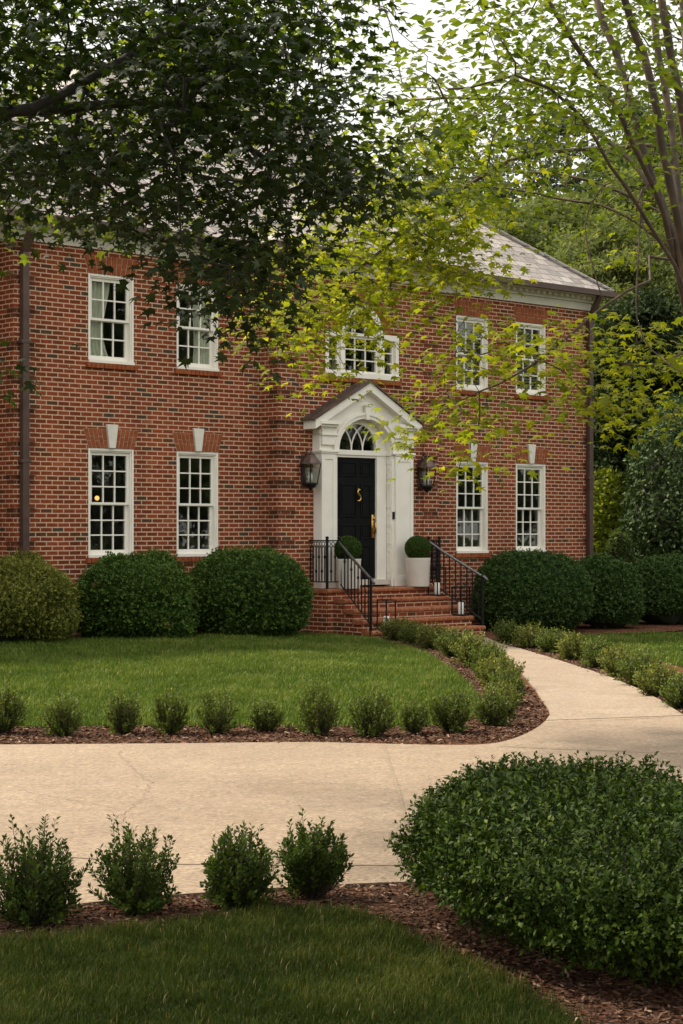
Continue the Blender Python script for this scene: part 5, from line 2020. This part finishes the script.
stem([(700, 420, 13.3), (683, 300, 13.1), (664, 215, 12.9), (640, 160, 12.8), (612, 100, 12.7), (580, 52, 12.6), (548, 0, 12.5), (520, -50, 12.4)], 0.027, 0.015)
stem([(705, 420, 13.2), (690, 300, 13.0), (668, 222, 13.0), (648, 165, 13.1), (630, 100, 13.2), (614, 50, 13.3), (596, 0, 13.4), (580, -60, 13.5)], 0.034, 0.022)
stem([(708, 420, 13.1), (694, 300, 12.8), (676, 215, 12.6), (662, 140, 12.5), (650, 75, 12.5), (634, 30, 12.5), (612, -40, 12.4)], 0.036, 0.024)
stem([(712, 420, 13.4), (700, 300, 13.4), (682, 220, 13.5), (672, 130, 13.7), (660, 60, 13.8), (650, 0, 13.9), (640, -60, 14)], 0.033, 0.024)
stem([(714, 420, 13.2), (706, 300, 13.1), (690, 200, 13.0), (683, 120, 12.9), (672, 60, 12.8), (660, -10, 12.8), (655, -60, 12.8)], 0.038, 0.026)
stem([(720, 420, 13.3), (712, 300, 13.6), (700, 200, 14.0), (690, 100, 14.2), (682, 0, 14.4), (684, -60, 14.4)], 0.034, 0.023)
b1 = stem([(706, 400, 13.6), (692, 290, 13.8), (672, 232, 14.0), (640, 172, 14.2), (605, 138, 14.4), (560, 108, 14.6), (515, 99, 14.8), (460, 98, 15.0), (400, 100, 15.2), (350, 112, 15.4)], 0.026, 0.008)
stem([(700, 400, 12.9), (684, 290, 12.6), (650, 225, 12.4), (610, 165, 12.3), (580, 115, 12.3), (550, 88, 12.2), (515, 76, 12.2), (470, 88, 12.1)], 0.022, 0.007)
stem([(716, 380, 13.8), (705, 290, 14.2), (650, 232, 14.4), (600, 205, 14.6), (555, 198, 14.8), (505, 188, 15.0), (470, 190, 15.1)], 0.022, 0.007)
PR1 = [(470, -60), (760, -60), (740, 160), (690, 190), (640, 150), (600, 160), (560, 130), (520, 110), (480, 60)]
PR2 = [(390, 60), (470, 80), (560, 120), (580, 180), (520, 190), (480, 200), (430, 215), (395, 190), (380, 120)]
PR3 = [(380, 5), (440, 40), (470, 90), (400, 90), (385, 60)]
PR4 = [(330, -40), (400, -40), (385, 15), (345, 20)]
PR1b = [(600, -60), (760, -60), (740, 160), (690, 190), (630, 150)]
PR1 = [(470, -60), (600, -60), (625, 150), (600, 160), (560, 130), (520, 110), (480, 60)]
T = np.vstack([sample_view(PR1, 100, 11.5, 15.0), sample_view(PR1b, 14, 11.8, 13.0), sample_view(PR1b, 75, 14.4, 17.5), sample_view(PR2, 60, 12.0, 15.4), sample_view(PR3, 3, 12.5, 15), sample_view(PR4, 4, 13, 15), sample_view([(580, 140), (690, 160), (720, 260), (600, 215)], 9, 12.8, 15.5)])
sk.grow(T, 0.05, 0.12)
# drooping dark whips
for pts in ([(604, 185, 12.6), (585, 225, 12.5), (598, 285, 12.4), (603, 300, 12.4)], [(642, 190, 12.5), (638, 260, 12.3), (637, 318, 12.2), (652, 350, 12.1), (680, 372, 12.0)], [(640, 200, 13), (650, 240, 12.9), (684, 236, 12.8)]):
    q = sk.nearest(W(*pts[0]))
    sk.path([sk.p[q]] + [W3(*p) for p in pts], q, 0.006, 0.004, 0.1)
for i in range(len(sk.p)):
    sk.p[i] = sk.p[i] - CB
sk.mesh("trunk", M["bark_tan"], crape, 0.003, 2.6, 8, 0.14)
cluster_leaves("crown", T - CB, 30, 0.21, (0.058, 0.095), OVATE, M["leaf_crape"], crape, 0.2, 0.55, 0.6)

# golden-green maple with layered drooping sprays
MB = np.array((5.6, 15.2, 0.0))
gold = thing("maple_tree", "yellow green maple with sprays hanging before the upper windows and doorway", "tree", tuple(MB))
sk = Skeleton()
root = sk.path([(5.6, 15.2, -0.1), (5.5, 15.2, 1.5), (5.3, 15.1, 2.6)], -1, 0.14, 0.1, 0.15)
stem([(683, 262, 15.0), (650, 281, 14.7), (616, 297, 14.4), (590, 317, 14.2), (560, 344, 14.0), (520, 372, 13.8), (480, 392, 13.7), (440, 412, 13.6)], 0.018, 0.005)
stem([(760, 180, 15.2), (690, 147, 15.2), (600, 149, 15.3), (540, 152, 15.4), (510, 160, 15.5), (475, 180, 15.6), (440, 206, 15.7), (400, 236, 15.8), (350, 275, 15.9), (310, 300, 16)], 0.024, 0.007)
stem([(740, 260, 15.6), (640, 202, 15.8), (575, 177, 16), (505, 171, 16.2), (455, 168, 16.4), (410, 178, 16.5), (350, 205, 16.6), (300, 250, 16.6)], 0.022, 0.007)
stem([(720, 330, 14.6), (690, 350, 14.2), (650, 365, 13.9), (610, 360, 13.7)], 0.02, 0.006)
PG1 = [(300, 205), (380, 170), (440, 180), (470, 230), (470, 285), (420, 275), (395, 305), (350, 305), (300, 345), (265, 340), (275, 290)]
PG2 = [(270, 330), (350, 300), (400, 330), (340, 350), (318, 370), (285, 372), (262, 350)]
PG3 = [(300, 375), (352, 372), (350, 388), (320, 398), (300, 400)]
PG4 = [(440, 330), (480, 300), (540, 340), (600, 310), (600, 390), (560, 380), (510, 400), (475, 428), (450, 430), (430, 395)]
PG5 = [(590, 345), (640, 320), (700, 330), (700, 420), (650, 425), (600, 430), (580, 405)]
PG6 = [(470, 400), (500, 400), (490, 450), (468, 480), (455, 470)]
PG7 = [(380, 200), (480, 180), (480, 290), (440, 330), (420, 280)]
PG8 = [(560, 385), (600, 385), (600, 445), (580, 450)]
T = np.vstack([sample_view(PG1, 125, 14.5, 17.0), sample_view(PG2, 11, 14.5, 16.5), sample_view(PG3, 4, 15, 16), sample_view(PG4, 30, 13.2, 15.0),
               sample_view(PG5, 22, 13.2, 15.0), sample_view([(398, 420), (425, 415), (440, 445), (410, 450)], 4, 13.4, 14.0), sample_view(PG6, 7, 13.3, 14.2), sample_view(PG7, 34, 14.0, 16.5), sample_view(PG8, 7, 13.4, 14.4),
               sample_view([(410, 110), (520, 110), (520, 180), (400, 180), (385, 140)], 22, 15.2, 17.0), sample_view([(600, 140), (690, 170), (700, 300), (640, 300), (610, 230)], 5, 14, 15.5)])
n = 60
T = np.vstack([T, sample_view([(335, 282), (402, 282), (400, 325), (340, 332)], 11, 15.0, 16.5)])
T2 = np.stack([RNG.uniform(4.0, 8.0, n), RNG.uniform(13.0, 17.5, n), RNG.uniform(3.6, 6.5, n)], 1)
T = np.vstack([T, T2])
sk.grow(T, 0.05, 0.12)
for i in range(len(sk.p)):
    sk.p[i] = sk.p[i] - MB
sk.mesh("trunk", M["bark_tan"], gold, 0.0028, 2.4, 6, 0.15)
cluster_leaves("crown", T - MB, 22, 0.21, (0.062, 0.11), STAR7, M["leaf_gold"], gold, 0.3, 0.35, 0.45)


# ------------------------------------------------------------------ trees and shrubs behind
def forest_parts(root, h, cr, ch, nclump, per, leaf, mat, bark, conic=0.0, csize=0.55):
    sk = Skeleton()
    sk.path([(0, 0, -0.1), (0.1, 0, h * 0.3), (0.0, 0.1, h * 0.6), (0.05, 0, h * 0.93)], -1, 0.02 * h, 0.004 * h, h / 25)
    d = rdir(nclump)
    rr = RNG.uniform(0.35, 1.0, nclump) ** 0.5
    z = d[:, 2] * rr
    wid = 1 - conic * (z * 0.5 + 0.5)
    C = np.stack([d[:, 0] * rr * cr * wid, d[:, 1] * rr * cr * wid, h - ch / 2 + z * ch / 2], 1)
    lim = C[RNG.choice(nclump, min(22, nclump), False)]
    for t in lim:
        j = sk.nearest((0, 0, max(h * 0.2, t[2] - 0.35 * np.linalg.norm(t[:2]))))
        sk.path([sk.p[j], (np.array(sk.p[j]) + t) / 2 + np.array((0, 0, 0.2)), t], j, 0.0, 0.0, h / 22)
    tr = sk.mesh("trunk", bark, root, 0.018, 2.2, 6)
    P0_ = np.repeat(C, per, axis=0)
    n = len(P0_)
    sz = np.repeat(RNG.uniform(0.6, 1.3, nclump) * csize, per)[:, None]
    q = RNG.normal(size=(n, 3)) * np.array((1, 1, 0.55))
    q = unit(q) * (RNG.random((n, 1)) ** 0.4)
    P = P0_ + q * sz * np.array((1, 1, 0.6))
    Nn = unit(q + np.array((0, 0, 0.7)) + RNG.normal(size=(n, 3)) * 0.5)
    D = unit(RNG.normal(size=(n, 3)) + q)
    S = RNG.uniform(leaf * 0.6, leaf * 1.3, n)
    rnd = np.clip(RNG.normal(0.45, 0.18, n) + np.repeat(RNG.normal(0, 0.16, nclump), per), 0, 1)
    cr_ = leaves("crown", P, D, Nn, S, DIAM, mat, root, rnd)
    return root


kinds = {}


def forest_tree(kind, x, y, h, label, group="trees behind the house"):
    spec = {
        "olive": ("broadleaf_tree", 12.0, 3.4, 9.0, 230, 190, 0.17, M["leaf_f1"], M["bark_grey"], 0.3, 0.8),
        "green": ("broadleaf_tree", 12.0, 3.2, 10.0, 240, 190, 0.17, M["leaf_f2"], M["bark_grey"], 0.35, 0.75),
        "dark": ("evergreen_tree", 10.0, 3.0, 9.4, 210, 190, 0.17, M["leaf_f3"], M["bark_dark"], 0.5, 0.7),
        "pine": ("pine_tree", 18.0, 1.9, 7.5, 70, 110, 0.18, M["leaf_pine"], M["bark_grey"], 0.3, 0.6),
    }[kind]
    if kind not in kinds:
        r = thing(spec[0], label, "tree", (0, 0, 0))
        forest_parts(r, *spec[1:])
        kinds[kind] = r
    else:
        pr = kinds[kind]
        r = pr.copy()
        COL.objects.link(r)
        for ch in pr.children:
            c = ch.copy()
            COL.objects.link(c)
            c.parent = r
    k = h / spec[1]
    r.location = (x, y, -0.05)
    r.scale = (k * RNG.uniform(0.9, 1.15), k * RNG.uniform(0.9, 1.15), k)
    r.rotation_euler = (0, 0, RNG.uniform(0, 6))
    r["label"] = label
    r["group"] = group
    return r


def ft(kind, px, ytop, Y, label):
    q = W(px, ytop, Y)
    return forest_tree(kind, q.x, Y, q.z, label)


for kind, px, yt, Y, lab in [
    ("olive", 500, 205, 58, "pale olive tree rising just above the roof's right slope"),
    ("olive", 556, 190, 62, "pale olive tree above the right end of the roof"),
    ("olive", 606, 215, 54, "mid green tree standing just right of the roof corner"),
    ("olive", 646, 165, 66, "tall olive tree behind the crape myrtle's curved whips"),
    ("green", 700, 180, 58, "mid green tree at the right edge behind the magnolia"),
    ("green", 470, 190, 70, "green tree half hidden behind the roof ridge"),
    ("dark", 608, 300, 47, "dark evergreen beside the house's right wall"),
    ("dark", 645, 285, 45, "dark evergreen in the gap above the magnolia"),
    ("dark", 690, 300, 48, "dark evergreen at the right edge of the photo"),
    ("olive", 566, 245, 52, "green tree behind the right corner of the roof"),
    ("dark", 585, 360, 50, "dark low evergreen half hidden by the house corner"),
    ("green", 740, 220, 60, "green tree outside the right edge of the photo"),
    ("olive", 790, 200, 66, "olive tree further outside the right edge"),
    ("green", 650, 120, 72, "tall green tree in the far rank behind the crape myrtle stems"),
    ("olive", 700, 100, 76, "tall pale tree in the far rank at the right edge"),
    ("pine", 528, 120, 74, "thin pine standing above the olive trees, left of the pair"),
    ("pine", 568, 100, 78, "thin pine standing above the olive trees, right of the pair"),
    ("pine", 632, 90, 80, "thin tall pine behind the crape myrtle stems"),
    ("pine", 462, 110, 80, "thin pine above the roof ridge behind the leaves"),
    ("olive", 60, 60, 62, "pale tree behind the left part of the house roof"),
    ("green", 180, 20, 66, "tall green tree behind the middle of the left roof"),
    ("olive", 280, 120, 66, "pale tree behind the centre of the roof"),
    ("green", -60, 40, 60, "green tree behind the left end of the house"),
]:
    ft(kind, px, yt, Y, lab)

for kind, x, y, h, lab in [("green", 23, 20, 8.5, "green tree across the garden, nearest the drive's right bend"), ("dark", 25, 24, 9.5, "dark evergreen across the garden facing the leftmost windows"),
                           ("green", 24.5, 28, 8.5, "green tree across the garden facing the doorway"), ("dark", 26, 32, 9.5, "dark evergreen across the garden level with the steps"),
                           ("green", 25, 36, 8.5, "green tree across the garden facing the right windows"), ("dark", 27, 40.5, 9.5, "dark evergreen behind the side lawn far to the right"),
                           ("olive", 28, 16, 9, "pale tree far right of the drive, closest to the road"), ("green", 30, 26, 10, "taller green tree in the second rank across the garden")]:
    forest_tree(kind, x, y, h, lab, "trees across the garden")

# far woods that close the view low down
wood = [(x, 92 + RNG.uniform(0, 20)) for x in np.linspace(-55, 70, 60)]
P, D, Nn, S = [], [], [], []
for x, y in wood:
    m = 420
    c = np.array((x, y, 4.2))
    q = unit(RNG.normal(size=(m, 3))) * RNG.random((m, 1)) ** 0.4 * np.array((3.0, 2.5, 5.2))
    P.append(c + q)
    Nn.append(unit(q + np.array((0, 0, 2.0))))
    D.append(rdir(m))
    S.append(RNG.uniform(0.35, 0.8, m))
o = leaves("woods", np.vstack(P), np.vstack(D), np.vstack(Nn), np.concatenate(S), DIAM, M["leaf_f2"])
tag(o, "distant green woods far behind the house", "woods", kind="stuff")


def free_shrub(name, label, px, py_top, py_bot, Y, wpx, mat, n, size, tmpl, e=2.1, lum=(20, 0.2, 9), depth=0.12, core=0.8, cat="shrub", low=-0.85):
    c = W(px, HY, Y)
    ht = CAM + (HY - py_top) / F * Y
    rx = wpx / 2 * Y / F
    t = thing(name, label, cat, (c.x, Y, -0.05))
    lf = lump_field(*lum)
    k = 1 / (1 + lum[1] * 0.6)
    rad = (rx * k, rx * k * 0.95, ht * 0.55 * k)
    zo = ht - ht * 0.55
    if core:
        shrub_core(rad, lf, e, t, zo, core)
    shrub_foliage("foliage", n, rad, lf, e, size, tmpl, mat, t, zo, depth, low, 0.2)
    bm = bmesh.new()
    tube(bm, [(0, 0, 0), (0.05, 0, ht * 0.4), (0, 0, ht * 0.8)], [0.09, 0.07, 0.03], 8)
    obj("trunk", bm, M["bark_dark"], t, True)
    return t


free_shrub("magnolia_tree", "broad dark magnolia with glossy leaves at the right edge", 704, 396, 560, 41, 172, M["leaf_magnolia"], 30000, (0.08, 0.15), OVATE, 2.0, (60, 0.2, 30), 0.16, 0.8, "tree")
free_shrub("lime_shrub", "bright lime green shrub seen between the house corner and the magnolia", 604, 458, 560, 43.5, 52, M["leaf_lime"], 7000, (0.08, 0.14), DIAM, 2.0, (30, 0.25, 18), 0.25, 0)
free_shrub("lime_shrub", "lower lime green shrub behind the yew clump", 634, 505, 560, 45, 60, M["leaf_lime"], 5000, (0.08, 0.14), DIAM, 2.0, (20, 0.25, 10), 0.25, 0)
free_shrub("evergreen_shrub", "dark evergreen shrub at the foot of the lime shrub, left of the magnolia", 620, 525, 575, 38.5, 30, M["leaf_f2"], 4000, (0.06, 0.1), DIAM, 2.0, (14, 0.2, 9), 0.2, 0.6)

# ------------------------------------------------------------------ light, sky, camera
SUN_AZ = Vector((-0.86, 0.34))   # direction towards the sun in plan
SUN_EL = math.radians(52)
az = SUN_AZ.normalized()
to_sun = Vector((az.x * math.cos(SUN_EL), az.y * math.cos(SUN_EL), math.sin(SUN_EL)))
sl = bpy.data.lights.new("sun", "SUN")
sl.energy = 3.7
sl.angle = math.radians(4)
sl.color = (1.0, 0.9, 0.74)
so = bpy.data.objects.new("sun", sl)
so.rotation_euler = to_sun.to_track_quat("Z", "Y").to_euler()
so.location = (0, 0, 30)
COL.objects.link(so)

wd = bpy.data.worlds.new("World")
scene.world = wd
wd.use_nodes = True
nt = wd.node_tree
nt.nodes.clear()
out = nd(nt, "ShaderNodeOutputWorld")
bg = nd(nt, "ShaderNodeBackground")
sky = nd(nt, "ShaderNodeTexSky", sky_type="NISHITA")
sky.sun_disc = False
sky.sun_elevation = SUN_EL
sky.sun_rotation = math.atan2(az.x, az.y)
sky.air_density = 1.0
sky.dust_density = 3.0
mixed = mixc(nt, 0.85, sky.outputs[0], (7.3, 7.1, 6.65))
# an overcast sky is brighter overhead than near the horizon
tcw = nd(nt, "ShaderNodeTexCoord")
sepw = nd(nt, "ShaderNodeSeparateXYZ")
nt.links.new(tcw.outputs["Generated"], sepw.inputs[0])
mr_ = nd(nt, "ShaderNodeMapRange")
mr_.inputs["From Min"].default_value = 0.0
mr_.inputs["From Max"].default_value = 1.0
mr_.inputs["To Min"].default_value = 0.72
mr_.inputs["To Max"].default_value = 1.3
nt.links.new(sepw.outputs[2], mr_.inputs["Value"])
mixed = mixc(nt, 1.0, mixed, mr_.outputs[0], "MULTIPLY")
nt.links.new(mixed, bg.inputs[0])
bg.inputs[1].default_value = 0.1
nt.links.new(bg.outputs[0], out.inputs[0])

cam = bpy.data.cameras.new("camera")
cam.sensor_fit = "VERTICAL"
cam.sensor_height = 36.0
cam.lens = 36.0 * F / 1024.0
cam.shift_y = (HY - 512.0) / 1024.0
cam.clip_start = 0.1
cam.clip_end = 2000
co = bpy.data.objects.new("camera", cam)
co.location = (0, 0, CAM)
co.rotation_euler = (math.pi / 2, 0, 0)
COL.objects.link(co)
scene.camera = co

scene.view_settings.view_transform = "Standard"
scene.view_settings.look = "None"
scene.view_settings.gamma = 1.0
scene.view_settings.exposure = 1.08
scene.cycles.max_bounces = 6
scene.cycles.diffuse_bounces = 3
scene.cycles.glossy_bounces = 3
scene.cycles.transmission_bounces = 4
scene.cycles.transparent_max_bounces = 8
scene.cycles.use_denoising = True
scene.cycles.sample_clamp_indirect = 6.0
